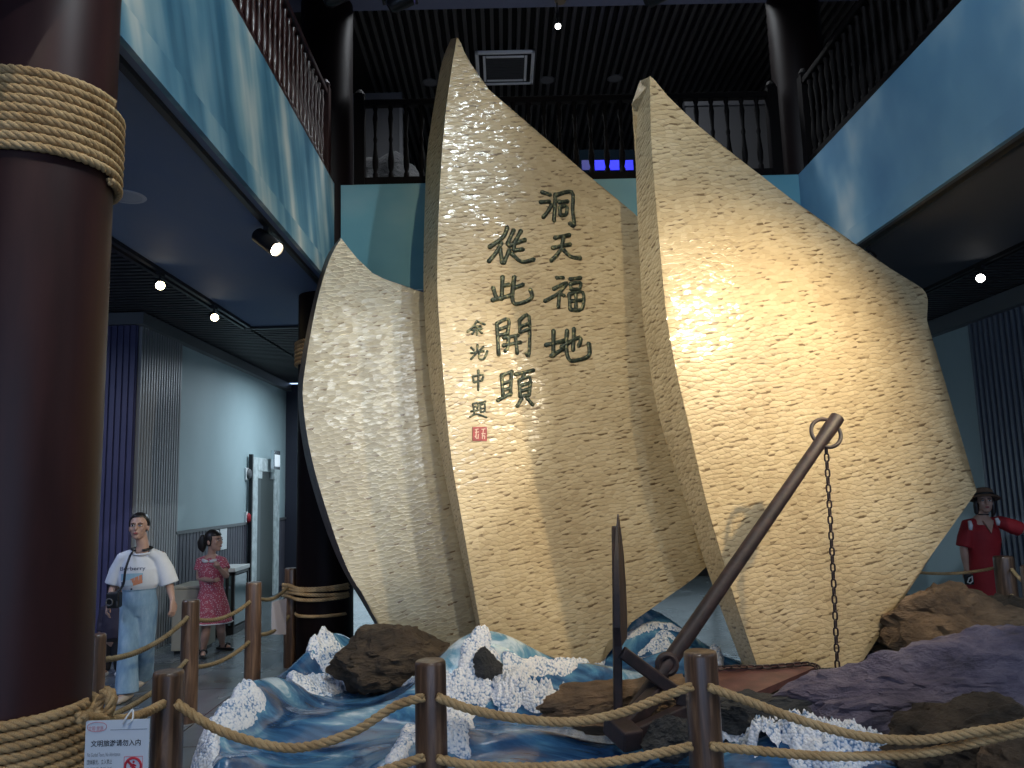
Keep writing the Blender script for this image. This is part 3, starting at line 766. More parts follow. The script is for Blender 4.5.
sailL, pL, nL, aL = sail('smaller silver-grey shell-covered sail on the left of the three', (305, 400), 6.65, R(17), .36,
    [(341, 238), (329, 261), (317, 302), (306, 362), (303, 400), (311, 455), (328, 515), (348, 570), (370, 605), (388, 640), (400, 668)],
    [(340, 238), (326, 258), (313, 302), (301, 362), (298, 400), (304.6, 455), (321, 515), (340, 564), (362, 602), (380, 634), (392, 664)],
    [[(500, 668), (497, 600), (488, 500), (470, 400), (458, 310), (440, 296), (423, 293), (411, 289), (389, 281), (367, 269), (348, 247)]], M_shell_grey, M_edge_dark)
sailM, pM, nM, aM = sail('tall middle shell-covered sail carrying the dark calligraphy', (440, 300), 6.32, R(17), .40,
    [(457, 37), (450, 80), (443, 140), (439.5, 197), (437.5, 250), (438, 302), (444, 384), (451, 455), (463, 526), (474, 590), (482, 635), (488, 672)],
    [(451, 39), (442, 62), (434, 105), (427, 155), (425, 200), (423.7, 250), (424, 302), (430, 384), (441, 455), (455, 526), (469, 590), (478, 635), (484, 668)],
    [[(540, 672), (598, 668), (606, 644), (624, 628), (662, 601), (703, 570), (716, 540), (714, 440), (697, 340), (672, 262), (640, 219), (610, 195), (560, 152), (510, 110), (475, 74), (461, 43)]], M_shell, M_edge)
sailR, pR, nR, aR = sail('broad right-hand shell-covered sail with the bright reflection', (664, 290), 5.62, R(16), .40,
    [(650, 76), (651, 130), (654, 177), (660, 247), (667, 318), (678, 379), (688, 420), (706, 500), (729, 580), (745, 630), (758, 668)],
    [(640, 81), (636.5, 130), (636, 177), (639, 247), (643, 318), (650, 368), (660, 420), (685, 500), (709, 575), (727, 625), (743, 666)],
    [[(800, 668), (858, 666)], [(862, 654), (920, 571), (972, 498), (974, 490)], [(968, 476), (952, 443), (938.6, 396), (931, 357), (927, 320), (926, 293)], [(901, 275.6), (854, 245), (807.5, 212), (760.6, 175), (714, 140), (667, 95), (654, 79)]], M_shell, M_edge)

# ------------------------------------------------------------------ calligraphy on the middle sail
def conv(o, s, sx, sy=None):
    sy = sy or sx
    return [[(o[0]+x*sx, o[1]+y*sy) for x, y in st] for st in s]
A_ = ((480, 180), 120/838); B_ = ((480, 270), 120/614); C_ = ((460, 310), 40/219)
chars = [
 (A_, 2.2, [[(430, 85), (490, 105)], [(420, 155), (485, 150)], [(440, 262), (470, 225), (500, 175)], [(525, 100), (522, 200), (515, 285)], [(525, 108), (640, 85), (645, 200), (655, 318), (625, 303)], [(548, 155), (612, 150)], [(555, 190), (560, 245)], [(555, 190), (605, 185), (600, 240), (560, 245)]]),
 (A_, 2.2, [[(520, 405), (625, 385)], [(505, 475), (630, 450)], [(582, 395), (560, 490), (495, 565)], [(565, 470), (630, 535), (700, 545)]]),
 (A_, 2.2, [[(190, 330), (160, 400), (65, 470)], [(150, 440), (110, 510), (60, 570)], [(140, 480), (155, 580)], [(235, 350), (190, 450)], [(285, 355), (245, 430)], [(200, 460), (315, 418)], [(240, 430), (235, 490)], [(235, 492), (300, 485)], [(205, 490), (165, 580)], [(220, 515), (290, 572), (375, 555)]]),
 (B_, 2.0, [[(390, 40), (425, 40)], [(375, 98), (445, 65), (400, 120), (330, 160)], [(405, 115), (400, 190)], [(412, 122), (430, 132)], [(458, 48), (515, 40)], [(460, 72), (465, 100)], [(460, 72), (512, 65), (508, 96), (465, 100)], [(455, 125), (460, 200)], [(455, 125), (525, 115), (520, 200), (460, 202)], [(460, 160), (520, 155)], [(490, 122), (490, 198)]]),
 (B_, 2.2, [[(335, 385), (430, 362)], [(375, 310), (375, 440)], [(362, 440), (430, 402)], [(415, 395), (510, 345), (505, 390)], [(480, 300), (475, 410)], [(445, 310), (440, 385), (450, 450), (480, 465), (555, 440), (555, 375)]]),
 (B_, 2.2, [[(115, 35), (110, 150)], [(65, 90), (85, 150)], [(62, 155), (165, 128)], [(120, 80), (148, 75)], [(175, 35), (165, 140), (185, 175), (262, 145), (256, 100)], [(165, 95), (220, 75)]]),
 (B_, 1.9, [[(85, 275), (95, 435)], [(85, 275), (145, 252), (140, 330)], [(95, 305), (140, 290)], [(95, 335), (140, 325)], [(200, 258), (205, 320)], [(200, 260), (250, 238), (250, 430), (235, 425)], [(205, 290), (250, 275)], [(205, 318), (250, 305)], [(120, 348), (195, 335)], [(118, 387), (208, 370)], [(145, 345), (140, 400), (128, 415)], [(180, 340), (190, 428)]]),
 (B_, 1.9, [[(108, 540), (165, 520)], [(110, 540), (118, 650)], [(160, 530), (155, 640)], [(120, 580), (155, 570)], [(120, 615), (155, 605)], [(90, 668), (160, 630)], [(180, 535), (275, 513)], [(225, 530), (215, 560)], [(200, 565), (205, 650)], [(200, 565), (255, 550), (250, 640)], [(205, 592), (250, 580)], [(205, 620), (250, 610)], [(205, 648), (250, 640)], [(212, 658), (190, 698)], [(240, 655), (270, 690)]]),
 (C_, 1.15, [[(92, 60), (72, 92), (40, 120)], [(92, 62), (136, 80)], [(74, 94), (114, 88)], [(66, 110), (120, 102)], [(93, 88), (93, 137)], [(78, 118), (66, 132)], [(106, 113), (120, 128)]]),
 (C_, 1.15, [[(95, 190), (95, 230)], [(60, 205), (75, 220)], [(130, 200), (110, 220)], [(60, 236), (130, 225)], [(90, 235), (60, 270)], [(105, 230), (105, 265), (130, 268), (150, 225)]]),
 (C_, 1.15, [[(70, 365), (75, 395)], [(70, 365), (125, 355), (120, 385)], [(75, 396), (120, 386)], [(100, 330), (100, 440)]]),
 (C_, 1.0, [[(70, 515), (75, 545)], [(70, 515), (95, 510), (95, 540)], [(75, 530), (95, 527)], [(60, 555), (100, 548)], [(80, 550), (75, 575)], [(55, 585), (90, 570), (145, 588)], [(105, 510), (140, 500)], [(112, 520), (112, 560)], [(112, 520), (135, 515), (135, 555)], [(112, 540), (135, 537)], [(112, 560), (135, 555)]]),
]
def on_sail(px, py, off): return atp(px, py, pM, nM)+nM*off
for (o, s), rpx, st in chars:
    mb = MB(); rad = rpx*6.35/FPX*1.16
    for line in conv(o, st, s):
        pts = spline([V((x, y, 0)) for x, y in line], 4) if len(line) > 2 else [V((line[0][0], line[0][1], 0)).lerp(V((line[1][0], line[1][1], 0)), t) for t in (0, .33, .66, 1)]
        P = [on_sail(p.x, p.y, .004) for p in pts]
        d0 = (P[0]-P[1]).normalized(); d1 = (P[-1]-P[-2]).normalized()
        P = [P[0]+d0*rad*.7]+P+[P[-1]+d1*rad*.7]
        m = len(P)
        rr_ = [rad*.45]+[rad*(1.05-.2*math.sin(PI*i/(m-3))) for i in range(m-2)]+[rad*.45]
        mb.tube(P, rr_, 10, [x*.75 for x in rr_], up=nM)
    mb.build('calligraphy_character', M_gold, sailM, smooth=True)
mb = MB()
c = [on_sail(x, y, 0) for x, y in ((472.3, 441), (486.6, 441), (486.6, 427), (472.3, 427))]
mb.poly_prism([p+nM*.012 for p in c], [p-nM*.004 for p in c])
sl = mb.build('seal', M_seal, sailM); sl['label'] = 'red square seal under the small calligraphy'
mb = MB()
for a, b in (((474.5, 430), (478, 429)), ((474.5, 432.5), (478.5, 432)), ((476, 429), (475.5, 438)), ((478, 434), (477.5, 439)), ((481, 429.5), (485, 429)), ((483, 429), (482.5, 433.5)), ((481, 433.5), (485, 434)), ((481.5, 436), (484.5, 436)), ((482, 434), (482, 439)), ((484.5, 436), (484, 439)), ((474.5, 436), (476.5, 439))):
    mb.bar(on_sail(*a, .012), on_sail(*b, .012), .007, .006, up=nM)
mb.build('seal_carving', M_sealmark, sl)
# ------------------------------------------------------------------ sculpted sea
BUMPS = []   # (x, y, amp, along, across, angle)
def bump(px, py, Y, along, across, angle, amp=None, z=None):
    p = at(px, py, Y); BUMPS.append((p.x, p.y, amp if amp is not None else max(.02, p.z-.12), along, across, R(angle)))
bump(312, 630, 6.75, .60, .36, 62, amp=.46)        # blue flank rising toward the column
bump(268, 680, 5.75, .60, .26, 70, amp=.24)
bump(222, 712, 5.1, .50, .20, 75, amp=.17)
bump(550, 664, 6.05, .85, .32, 8, amp=.21)
bump(474, 644, 5.8, .50, .30, 30, amp=.42)       # green curl in front of the middle sail
bump(405, 715, 4.55, .50, .16, 55, amp=.16)   # swell behind the middle post
bump(560, 640, 5.6, .6, .2, 0, amp=.10)
bump(640, 612, 7.1, .55, .26, 20)        # wave seen through the gap
bump(690, 648, 6.6, .6, .2, -10, amp=.18)
bump(800, 735, 4.5, .5, .3, -20, amp=.16)
bump(215, 730, 4.6, .35, .2, 60, amp=.12)
bump(520, 705, 4.9, .45, .2, 5, amp=.10)
bump(330, 690, 5.4, .5, .3, 20, amp=.10)
SX0, SX1, SY0, SY1 = -2.1, 4.7, 3.95, 7.55
EDGE = [(3.9, -1.58), (4.5, -1.80), (5.0, -2.02), (6.0, -1.98), (6.8, -1.74), (7.6, -1.48)]
def edge_left(y):                         # outline of the plinth on the left
    for (a, p), (b, q) in zip(EDGE, EDGE[1:]):
        if y <= b:
            t = max(0, (y-a)/(b-a)); return p+(q-p)*(t*t*(3-2*t)*.5+t*.5)
    return EDGE[-1][1]
def sea_h(x, y):
    h = .13
    for bx, by, am, al, ac, an in BUMPS:
        u = (x-bx)*math.cos(an)+(y-by)*math.sin(an); v = -(x-bx)*math.sin(an)+(y-by)*math.cos(an)
        v *= (1.5 if v < 0 else .8)
        h += am*math.exp(-(u/al)**2-(v/ac)**2)
    n = noise.noise(V((x*1.1+y*.5, y*2.6-x*.7, 3.1)))*.055+noise.noise(V((x*2.4+3, y*5.2-x*1.5, 7.7)))*.022
    h += n
    e = min((x-edge_left(y))/.22, (y-SY0)/.25, (SX1-x)/.3, (SY1-y)/.3)
    e = max(0, min(1, e)); e = e*e*(3-2*e)
    return max(.0, h*e)
mb = MB(); nx, ny = 210, 120
G = []
for j in range(ny+1):
    y = SY0+(SY1-SY0)*j/ny; row = []
    x0 = edge_left(y)
    for i in range(nx+1):
        x = x0+(SX1-x0)*i/nx
        row.append(mb.bm.verts.new((x, y, sea_h(x, y)+.002)))
    G.append(row)
for j in range(ny):
    for i in range(nx): mb.bm.faces.new((G[j][i], G[j][i+1], G[j+1][i+1], G[j+1][i]))
# underside skirt so that it is a solid plinth
ring = [G[0][i] for i in range(nx+1)]+[G[j][nx] for j in range(1, ny+1)]+[G[ny][i] for i in range(nx-1, -1, -1)]+[G[j][0] for j in range(ny-1, 0, -1)]
bot = [mb.bm.verts.new((v.co.x, v.co.y, .001)) for v in ring]
for i in range(len(ring)):
    k = (i+1) % len(ring)
    mb.bm.faces.new((ring[i], bot[i], bot[k], ring[k]))
sea = mb.build('sea_sculpture', M_water, None, smooth=True, origin=(1.2, 5.6, 0))
tag(sea, 'glossy sculpted sea of blue painted waves under the sails', 'wave sculpture')

# ------------------------------------------------------------------ rocks
def rock(px, py, Y, size, seed, m, label, flat=.0, rot=0, sub_=5, amp=.30, strata=0, name='rock', z=None, cuts=7):
    """size: half extents; (px,py,Y) is the centre"""
    c = at(px, py, Y)
    if z is not None: c.z = z
    bm = bmesh.new(); bmesh.ops.create_icosphere(bm, subdivisions=sub_, radius=1)
    rnd = random.Random(seed); planes = []
    for k in range(cuts):
        d = V((rnd.uniform(-1, 1), rnd.uniform(-1, 1), rnd.uniform(-.2, 1))).normalized(); planes.append((d, rnd.uniform(.55, .85)))
    if flat: planes.append((V((rnd.uniform(-.15, .15), rnd.uniform(-.15, .15), 1)).normalized(), flat))
    o3 = V((seed*3.7, seed*1.3, seed*.7))
    for v in bm.verts:
        p = v.co.copy()
        for d, t in planes:
            e = p.dot(d)-t
            if e > 0: p -= d*e*.92
        q = p*1.4+o3
        k = 1+amp*noise.fractal(q, .9, 2.0, 4)*.6+.16*(abs(noise.noise(q*2.6))-.25)+.10*(abs(noise.noise(q*6.3))-.25)+.05*(abs(noise.noise(q*13))-.25)
        p = p*k
        if strata: p.z += .035*math.sin(p.z*strata+2*noise.noise(p*1.5+o3))
        v.co = V((p.x*size[0], p.y*size[1], p.z*size[2]))
    rm = Matrix.Rotation(R(rot), 4, 'Z')
    for v in bm.verts:
        v.co = rm @ v.co
        g = sea_h(c.x+v.co.x, c.y+v.co.y) if (SX0 < c.x+v.co.x < SX1 and SY0 < c.y+v.co.y < SY1) else 0
        lo = -c.z+.004
        if v.co.z < lo: v.co.z = lo
    mb = MB(); mb.bm.free(); mb.bm = bm
    o = mb.build(name, m, None, smooth=True, angle=28); o.location = c
    return tag(o, label, 'rock')
rock(392, 652, 6.25, (.50, .30, .30), 3, M_rock_brown, 'brown flat-topped rock at the foot of the left sail', flat=.62, rot=4)
rock(487, 664, 5.66, (.105, .10, .12), 5, M_rock_dark, 'small black rock behind the foam of the green wave curl', rot=20)
rock(618, 702, 4.98, (.56, .24, .17), 8, M_rock_tan, 'low tan rock in front of the middle sail by the anchor', flat=.6, rot=2, strata=8)
rock(722, 700, 5.28, (.42, .24, .13), 11, M_rock_brown, 'low brown rock under the wide blade of the anchor', flat=.7, rot=8)
rock(760, 722, 4.72, (.40, .22, .20), 13, M_rock_dark, 'dark grey ledge rock between the anchor post and the violet rock', flat=.7, rot=-12, strata=14)
rock(670, 735, 4.42, (.19, .14, .12), 17, M_rock_dark, 'small wet dark rock beside the foot of the anchor', rot=30)
rock(955, 700, 4.95, (1.18, .50, .46), 21, M_rock_purple, 'large violet-grey boulder at the lower right', flat=.86, rot=5, sub_=6, strata=12, cuts=9)
rock(945, 630, 6.15, (.62, .42, .42), 26, M_rock_tan, 'brown boulder behind the violet boulder, at the right end of the right sail', flat=.72, rot=-8, strata=9)
rock(880, 648, 6.35, (.30, .25, .30), 31, M_rock_dark, 'dark green-black rock tucked beside the right sail tip', rot=20)
rock(1010, 622, 6.3, (.34, .30, .24), 34, M_rock_brown, 'brown rock at the right edge below the woman in red', rot=33)
rock(995, 752, 4.12, (.50, .30, .30), 37, M_rock_brown, 'dark brown rock low at the right edge in front of the violet boulder', flat=.8, rot=-14)
rock(1030, 775, 3.86, (.26, .16, .24), 41, M_rock_tan, 'small brown rock in the bottom right corner', rot=10)

# ------------------------------------------------------------------ foam
def on_sea(px, py, Y):
    """the point of the sculpted surface that shows at this place in the view, else the one at depth Y"""
    r = ray(px, py); r = r/r.y; y = SY0
    while y < SY1:
        p = CP+r*y
        if p.z < sea_h(p.x, p.y)+.003 and p.z > .02: return p
        y += .02
    return at(px, py, Y)
def foam(pts, label, w, h, seed, name='foam_crest', st=.0075):
    """knobbly white crust heaped on the wave along a path of (px,py,Y), thinning to nothing at its ragged rim"""
    P = resample(spline([on_sea(*p) for p in pts], 10), st)
    D = []
    for k in range(len(P)):
        a, b = P[max(0, k-12)], P[min(len(P)-1, k+12)]; d = b-a; d.z = 0; d.normalize(); D.append(V((-d.y, d.x, 0)))
    ext = max(3, int(w*.9/st)); d0 = (P[0]-P[min(12, len(P)-1)]); d0.z = 0; d0.normalize(); d1 = (P[-1]-P[max(0, len(P)-13)]); d1.z = 0; d1.normalize()
    PP = [P[0]+d0*st*k for k in range(ext, 0, -1)]+P+[P[-1]+d1*st*k for k in range(1, ext+1)]
    DD = [D[0]]*ext+D+[D[-1]]*ext
    nc = max(6, int(2.3*w/st))
    mb = MB(); rows = []; n0, n1 = ext, ext+len(P)
    for k, (p, sd) in enumerate(zip(PP, DD)):
        e = (n0-k)/ext if k < n0 else ((k-n1+1)/ext if k >= n1 else 0)
        row = []
        for c in range(nc+1):
            s_ = (c/nc-.5)*2.3
            x = p.x+sd.x*s_*w; y = p.y+sd.y*s_*w
            q = V((x, y, seed*.37))
            r2 = s_*s_+e*e*.9
            W = 1-r2+.75*noise.fractal(q*7, .8, 2.0, 3)
            g = sea_h(x, y)
            if W <= 0: z = g-.02
            else:
                q2 = V((x*34, y*34, seed)); v1 = noise.voronoi(q2)[0][0]; v2 = noise.voronoi(q2*2.1)[0][0]
                lump = .62+.55*(.5-v1)+.16*(.5-v2)+.45*noise.noise(q*9)
                z = g-.004+h*min(1, W*1.3)*min(1.0, max(.10, lump))+.012*min(1, W*4)
            row.append(mb.bm.verts.new((x+.006*noise.noise(q*60), y+.006*noise.noise(q*60+V((9, 0, 0))), max(z, .002))))
        rows.append(row)
    for a, b in zip(rows, rows[1:]):
        for c in range(nc):
            f = (a[c], a[c+1], b[c+1], b[c]); mb.bm.faces.new(f)
    # keep only the crust that shows above the water
    dead = [f for f in mb.bm.faces if all(v.co.z < sea_h(v.co.x, v.co.y)-.012 for v in f.verts)]
    bmesh.ops.delete(mb.bm, geom=dead, context='FACES')
    return mb.build(name, M_foam, sea, smooth=True)
foam([(326, 650, 6.25), (332, 664, 6.1), (346, 678, 5.9), (364, 688, 5.7)], '', .20, .11, 1)
foam([(300, 682, 5.75), (330, 687, 5.65)], '', .10, .06, 2)
foam([(192, 758, 4.40), (205, 742, 4.6)], '', .09, .07, 3)
foam([(222, 716, 4.95), (240, 705, 5.15), (252, 694, 5.4)], '', .10, .06, 17)
foam([(482, 636, 5.78), (474, 652, 5.62), (470, 668, 5.5)], '', .075, .07, 4)
foam([(448, 697, 5.05), (470, 690, 5.15), (495, 682, 5.3)], '', .10, .09, 5)
foam([(505, 700, 4.95), (522, 692, 4.95), (545, 702, 4.85), (575, 706, 4.82), (605, 708, 4.8)], '', .11, .15, 6)
foam([(455, 706, 4.5), (458, 725, 4.35), (452, 742, 4.2)], '', .11, .07, 7)
foam([(394, 764, 4.08), (402, 748, 4.2), (412, 732, 4.3)], '', .06, .05, 8)
foam([(508, 668, 5.75), (540, 667, 5.72), (575, 663, 5.7), (602, 656, 5.8)], '', .045, .05, 9)
foam([(655, 698, 4.95), (668, 701, 4.9), (685, 703, 4.85)], '', .07, .09, 10)
foam([(728, 738, 4.25), (742, 726, 4.3), (762, 738, 4.2)], '', .11, .13, 11)
foam([(780, 724, 4.40), (808, 735, 4.33), (845, 744, 4.3), (878, 750, 4.25)], '', .15, .13, 12)
foam([(800, 764, 4.03), (850, 764, 4.02)], '', .07, .06, 13)
foam([(805, 664, 5.5), (830, 664, 5.5), (862, 661, 5.5)], '', .08, .05, 14)
foam([(655, 652, 6.2), (668, 648, 6.2)], '', .05, .05, 15)
foam([(708, 642, 6.2), (716, 655, 6.0)], '', .06, .08, 18)
foam([(600, 650, 6.8), (625, 640, 7), (655, 626, 7.1), (690, 618, 7.2)], '', .016, .02, 21)
foam([(640, 655, 6.6), (670, 636, 6.8), (705, 628, 6.9)], '', .014, .02, 22)
foam([(690, 664, 6.2), (715, 660, 6.2), (730, 650, 6.3)], '', .02, .03, 23)
foam([(392, 690, 5.3), (430, 680, 5.4)], '', .04, .03, 24)
foam([(658, 724, 4.5), (672, 716, 4.5)], '', .05, .06, 16)

# ------------------------------------------------------------------ the anchor
AY = 4.62
crown = at(625, 726, AY); top = at(833, 424, 5.25)
anchor = thing('anchor', 'large rusty iron anchor lying tilted before the right sail', 'anchor', V((crown.x, crown.y, .1)))
d = (top-crown).normalized(); Ls = (top-crown).length
mb = MB(); mb.tube([crown, crown+d*Ls*.25, crown+d*Ls*.9, crown+d*(Ls-.03), crown+d*(Ls+.06)], [.052, .049, .043, .052, .050], 10)
a = mb.build('shank', M_iron, anchor, smooth=True, angle=45)
eye = at(665, 663, AY+.14)
mb = MB(); q = d.to_track_quat('Z', 'Y').to_matrix(); n_ = V((0, -1, .1)).normalized()
u_ = V((1, 0, 0)); v_ = V((0, .1, 1)).normalized()
mb.tube([eye+n_*.06+(u_*math.cos(t)+v_*math.sin(t))*.052 for t in [i*2*PI/24 for i in range(24)]], .019, 8, closed=True)
mb.lathe([(.04, -.02), (.04, .06)], (0, 0, 0), 16, Matrix.Translation(eye) @ n_.to_track_quat('Z', 'Y').to_matrix().to_4x4())
mb.build('stock_eye', M_iron, anchor, smooth=True, angle=40)
# ring through the head
rc = at(826, 433, 5.22)
mb = MB(); R1 = .098; mb.tube([rc+V((math.cos(t)*R1, math.sin(t)*.04, math.sin(t)*R1)) for t in [i*2*PI/40 for i in range(40)]], .014, 8, closed=True)
mb.build('shackle_ring', M_iron, anchor, smooth=True)
# upright arm with its blade seen edge-on
a0 = at(618, 712, AY); a1 = at(616, 526, AY+.02)
mb = MB(); mb.bar(a0, a1, .05, .045, up=V((0, 1, 0)))
b0 = mb.build('arm', M_iron, anchor); bevel(b0, .008)
def plate(pxs, Y, th, nrm):
    P = [at(x, y, Y) for x, y in pxs]
    return P
# the blade stands in depth: a long leaf shape of real width, turned almost edge-on to the camera
tip = at(618, 514, AY); low = at(621.5, 642, AY)
mid = (tip+low)/2
ax_ = (low-tip).normalized(); wd = V((.27, .96, 0)).normalized(); nn_ = ax_.cross(wd).normalized()
Lb = (low-tip).length
prof = [(0, .006), (.12, .065), (.35, .12), (.6, .155), (.85, .17), (1, .13)]
loop = [tip+ax_*Lb*t+wd*w for t, w in prof]+[tip+ax_*Lb*t-wd*w for t, w in prof[::-1]]
off = [.003+.014*min(1, t*2.2) for t, w in prof]; off = off+off[::-1]
mb = MB(); mb.poly_prism([p+nn_*o for p, o in zip(loop, off)], [p-nn_*o for p, o in zip(loop, off)])
mb.build('fluke', M_iron, anchor)
# cross brace, foot and the lying arm
mb = MB(); mb.bar(at(622, 652, AY-.02), at(692, 704, AY+.02), .07, .06, up=V((0, -1, 0))); bevel(mb.build('brace', M_iron, anchor), .008)
mb = MB(); mb.bar(at(612, 722, AY-.10), at(634, 742, AY-.30), .12, .11); 
bevel(mb.build('crown', M_iron, anchor), .012)
mb = MB(); mb.bar(at(624, 728, AY-.16), at(660, 690, AY+.05), .08, .09); bevel(mb.build('crown_arm', M_iron, anchor), .01)
mb = MB(); mb.bar(at(630, 736, AY-.24), at(712, 698, AY+.06), .07, .075); bevel(mb.build('arm', M_iron, anchor), .008)
mb = MB(); mb.bar(at(678, 694, AY-.02), at(716, 712, AY-.06), .10, .10); bevel(mb.build('arm_knee', M_iron, anchor), .01)
# lying blade: broad triangular plate
fl = [at(684, 694, 4.98), at(700, 703, 4.72), at(752, 694, 4.86), at(818, 666, 5.34), at(742, 668, 5.42), at(700, 672, 5.36)]
mb = MB(); mb.poly_prism(fl, [p-V((0, -.01, .045)) for p in fl]); mb.build('fluke', M_iron_red, anchor)['label'] = 'broad red-brown blade lying flat'
mb = MB(); mb.bar(at(706, 671.5, 5.37), at(806, 665, 5.38), .03, .03); mb.build('fluke_rib', M_iron_red, anchor)

# chain: hangs from the ring to the rock, then back along the lying blade
def link_mesh(L=.066, w=.040, r=.0065):
    mb = MB(); pts = []
    s = (L-w)/2; rad = w/2-r
    for i in range(9): t = -PI/2+PI*i/8; pts.append(V((s+rad*math.cos(t), rad*math.sin(t), 0)))
    for i in range(9): t = PI/2+PI*i/8; pts.append(V((-s+rad*math.cos(t), rad*math.sin(t), 0)))
    mb.tube(pts, r, 6, closed=True); return mb
cpath = [at(826, 446, 5.21), at(828, 480, 5.21), at(833, 570, 5.22), at(837.5, 668, 5.23), at(838, 673, 5.24)]
P1 = resample(spline(cpath, 12), .052)
P2 = resample(spline([at(822, 681, 5.1), at(820, 671, 5.16), at(812, 664, 5.27), at(790, 665, 5.33), at(762, 667, 5.33), at(735, 667, 5.33), at(712, 669, 5.30), at(700, 671, 5.25)], 10), .052)
chain = thing('chain', 'rusty chain hanging from the anchor ring and trailing over its blade', 'chain', P1[0])
mb = link_mesh(); proto = mb.build('chain_link', M_iron, None, smooth=True); first = True
for P in (P1, P2):
    for i in range(len(P)-1):
        a, b = P[i], P[i+1]; dx = (b-a).normalized(); up = V((0, -1, .2)); s_ = dx.cross(up).normalized(); u2 = s_.cross(dx)
        if i % 2: s_, u2 = u2, -s_
        k = .7071
        s_, u2 = (s_*k+u2*k), (u2*k-s_*k)
        M = Matrix(((dx.x, s_.x, u2.x, 0), (dx.y, s_.y, u2.y, 0), (dx.z, s_.z, u2.z, 0), (0, 0, 0, 1)))
        M = Matrix.Translation((a+b)/2-P1[0]) @ M
        if first:
            proto.parent = chain; proto.matrix_local = M; first = False
        else: dup_part(proto, chain, M=M)
# ------------------------------------------------------------------ people
M_skin = noisy('skin', [(.3, (.40, .24, .18)), (.7, (.50, .31, .24))], scale=(8, 8, 8), rough=.5)
M_hair = noisy('black_hair', [(.3, (.006, .005, .005)), (.7, (.02, .016, .014))], scale=(40, 40, 6), rough=.4, bump=.3, bdist=.004)
M_eye = plain('eye_dark', (.01, .008, .008), .2)
M_eyewhite = plain('eye_white', (.7, .7, .7), .3)
M_lip = plain('lip_red', (.30, .07, .07), .45)
M_white = noisy('white_cotton', [(.3, (.62, .64, .68)), (.7, (.74, .75, .78))], scale=(6, 6, 6), rough=.85, bump=.25, bdist=.01)
M_denim = noisy('light_blue_denim', [(.3, (.17, .28, .40)), (.5, (.24, .37, .49)), (.7, (.36, .48, .58))], scale=(7, 7, 2.5), nscale=2, rough=.9, bump=.25, bdist=.006)
M_shoe = plain('beige_shoe', (.5, .42, .34), .5)
M_blackcloth = plain('black_cloth', (.012, .012, .015), .8)
M_purplecloth = plain('dark_purple_cloth', (.03, .025, .045), .85)
M_red = noisy('red_dress_cloth', [(.3, (.26, .008, .014)), (.7, (.36, .014, .02))], scale=(5, 5, 5), rough=.75, bump=.3, bdist=.012)
M_hat = noisy('brown_felt_hat', [(.3, (.12, .07, .045)), (.7, (.18, .11, .07))], scale=(20, 20, 20), rough=.9)
def m_dots():
    m, nt, b = nodes_of('pink_polka_dot_cloth')
    v = coords(nt, (1, 1, 1)); L = nt.links.new
    vo = N(nt, 'ShaderNodeTexVoronoi'); vo.inputs['Scale'].default_value = 58; vo.inputs['Randomness'].default_value = .55; L(v, vo.inputs['Vector'])
    r = ramp(nt, [(.24, (.66, .52, .55)), (.34, (.40, .085, .125))], vo.outputs['Distance']); L(r.outputs[0], b.inputs['Base Color']); b.inputs['Roughness'].default_value = .85
    return m
M_pink = m_dots()

def limb(mb, pts, rad, n=14, rv=None, up=None, round_=True):
    """tapered limb with rounded ends"""
    pts = [V(p) for p in pts]; rad = list(rad); rv = list(rv) if rv else list(rad)
    if round_:
        d0 = (pts[0]-pts[1]).normalized(); d1 = (pts[-1]-pts[-2]).normalized()
        a = [(pts[0]+d0*rad[0]*k, math.sqrt(1-k*k)) for k in (.95, .8, .45)]
        b = [(pts[-1]+d1*rad[-1]*k, math.sqrt(1-k*k)) for k in (.45, .8, .95)]
        P = [x[0] for x in a]+pts+[x[0] for x in b]
        A = [rad[0]*x[1] for x in a]+rad+[rad[-1]*x[1] for x in b]
        B = [rv[0]*x[1] for x in a]+rv+[rv[-1]*x[1] for x in b]
    else: P, A, B = pts, rad, rv
    mb.tube(P, A, n, B, up=up)
def bend(a, b, c, ra, rb, rc, k=4):
    """points and radii of a two-bone limb"""
    a, b, c = V(a), V(b), V(c); P = []; Q = []
    for i in range(k): t = i/k; P.append(a.lerp(b, t)); Q.append(ra+(rb-ra)*t+.12*ra*math.sin(PI*t)*.5)
    for i in range(k+1): t = i/k; P.append(b.lerp(c, t)); Q.append(rb+(rc-rb)*t+.16*rb*math.sin(PI*min(1, t*1.35))*.8)
    return P, Q
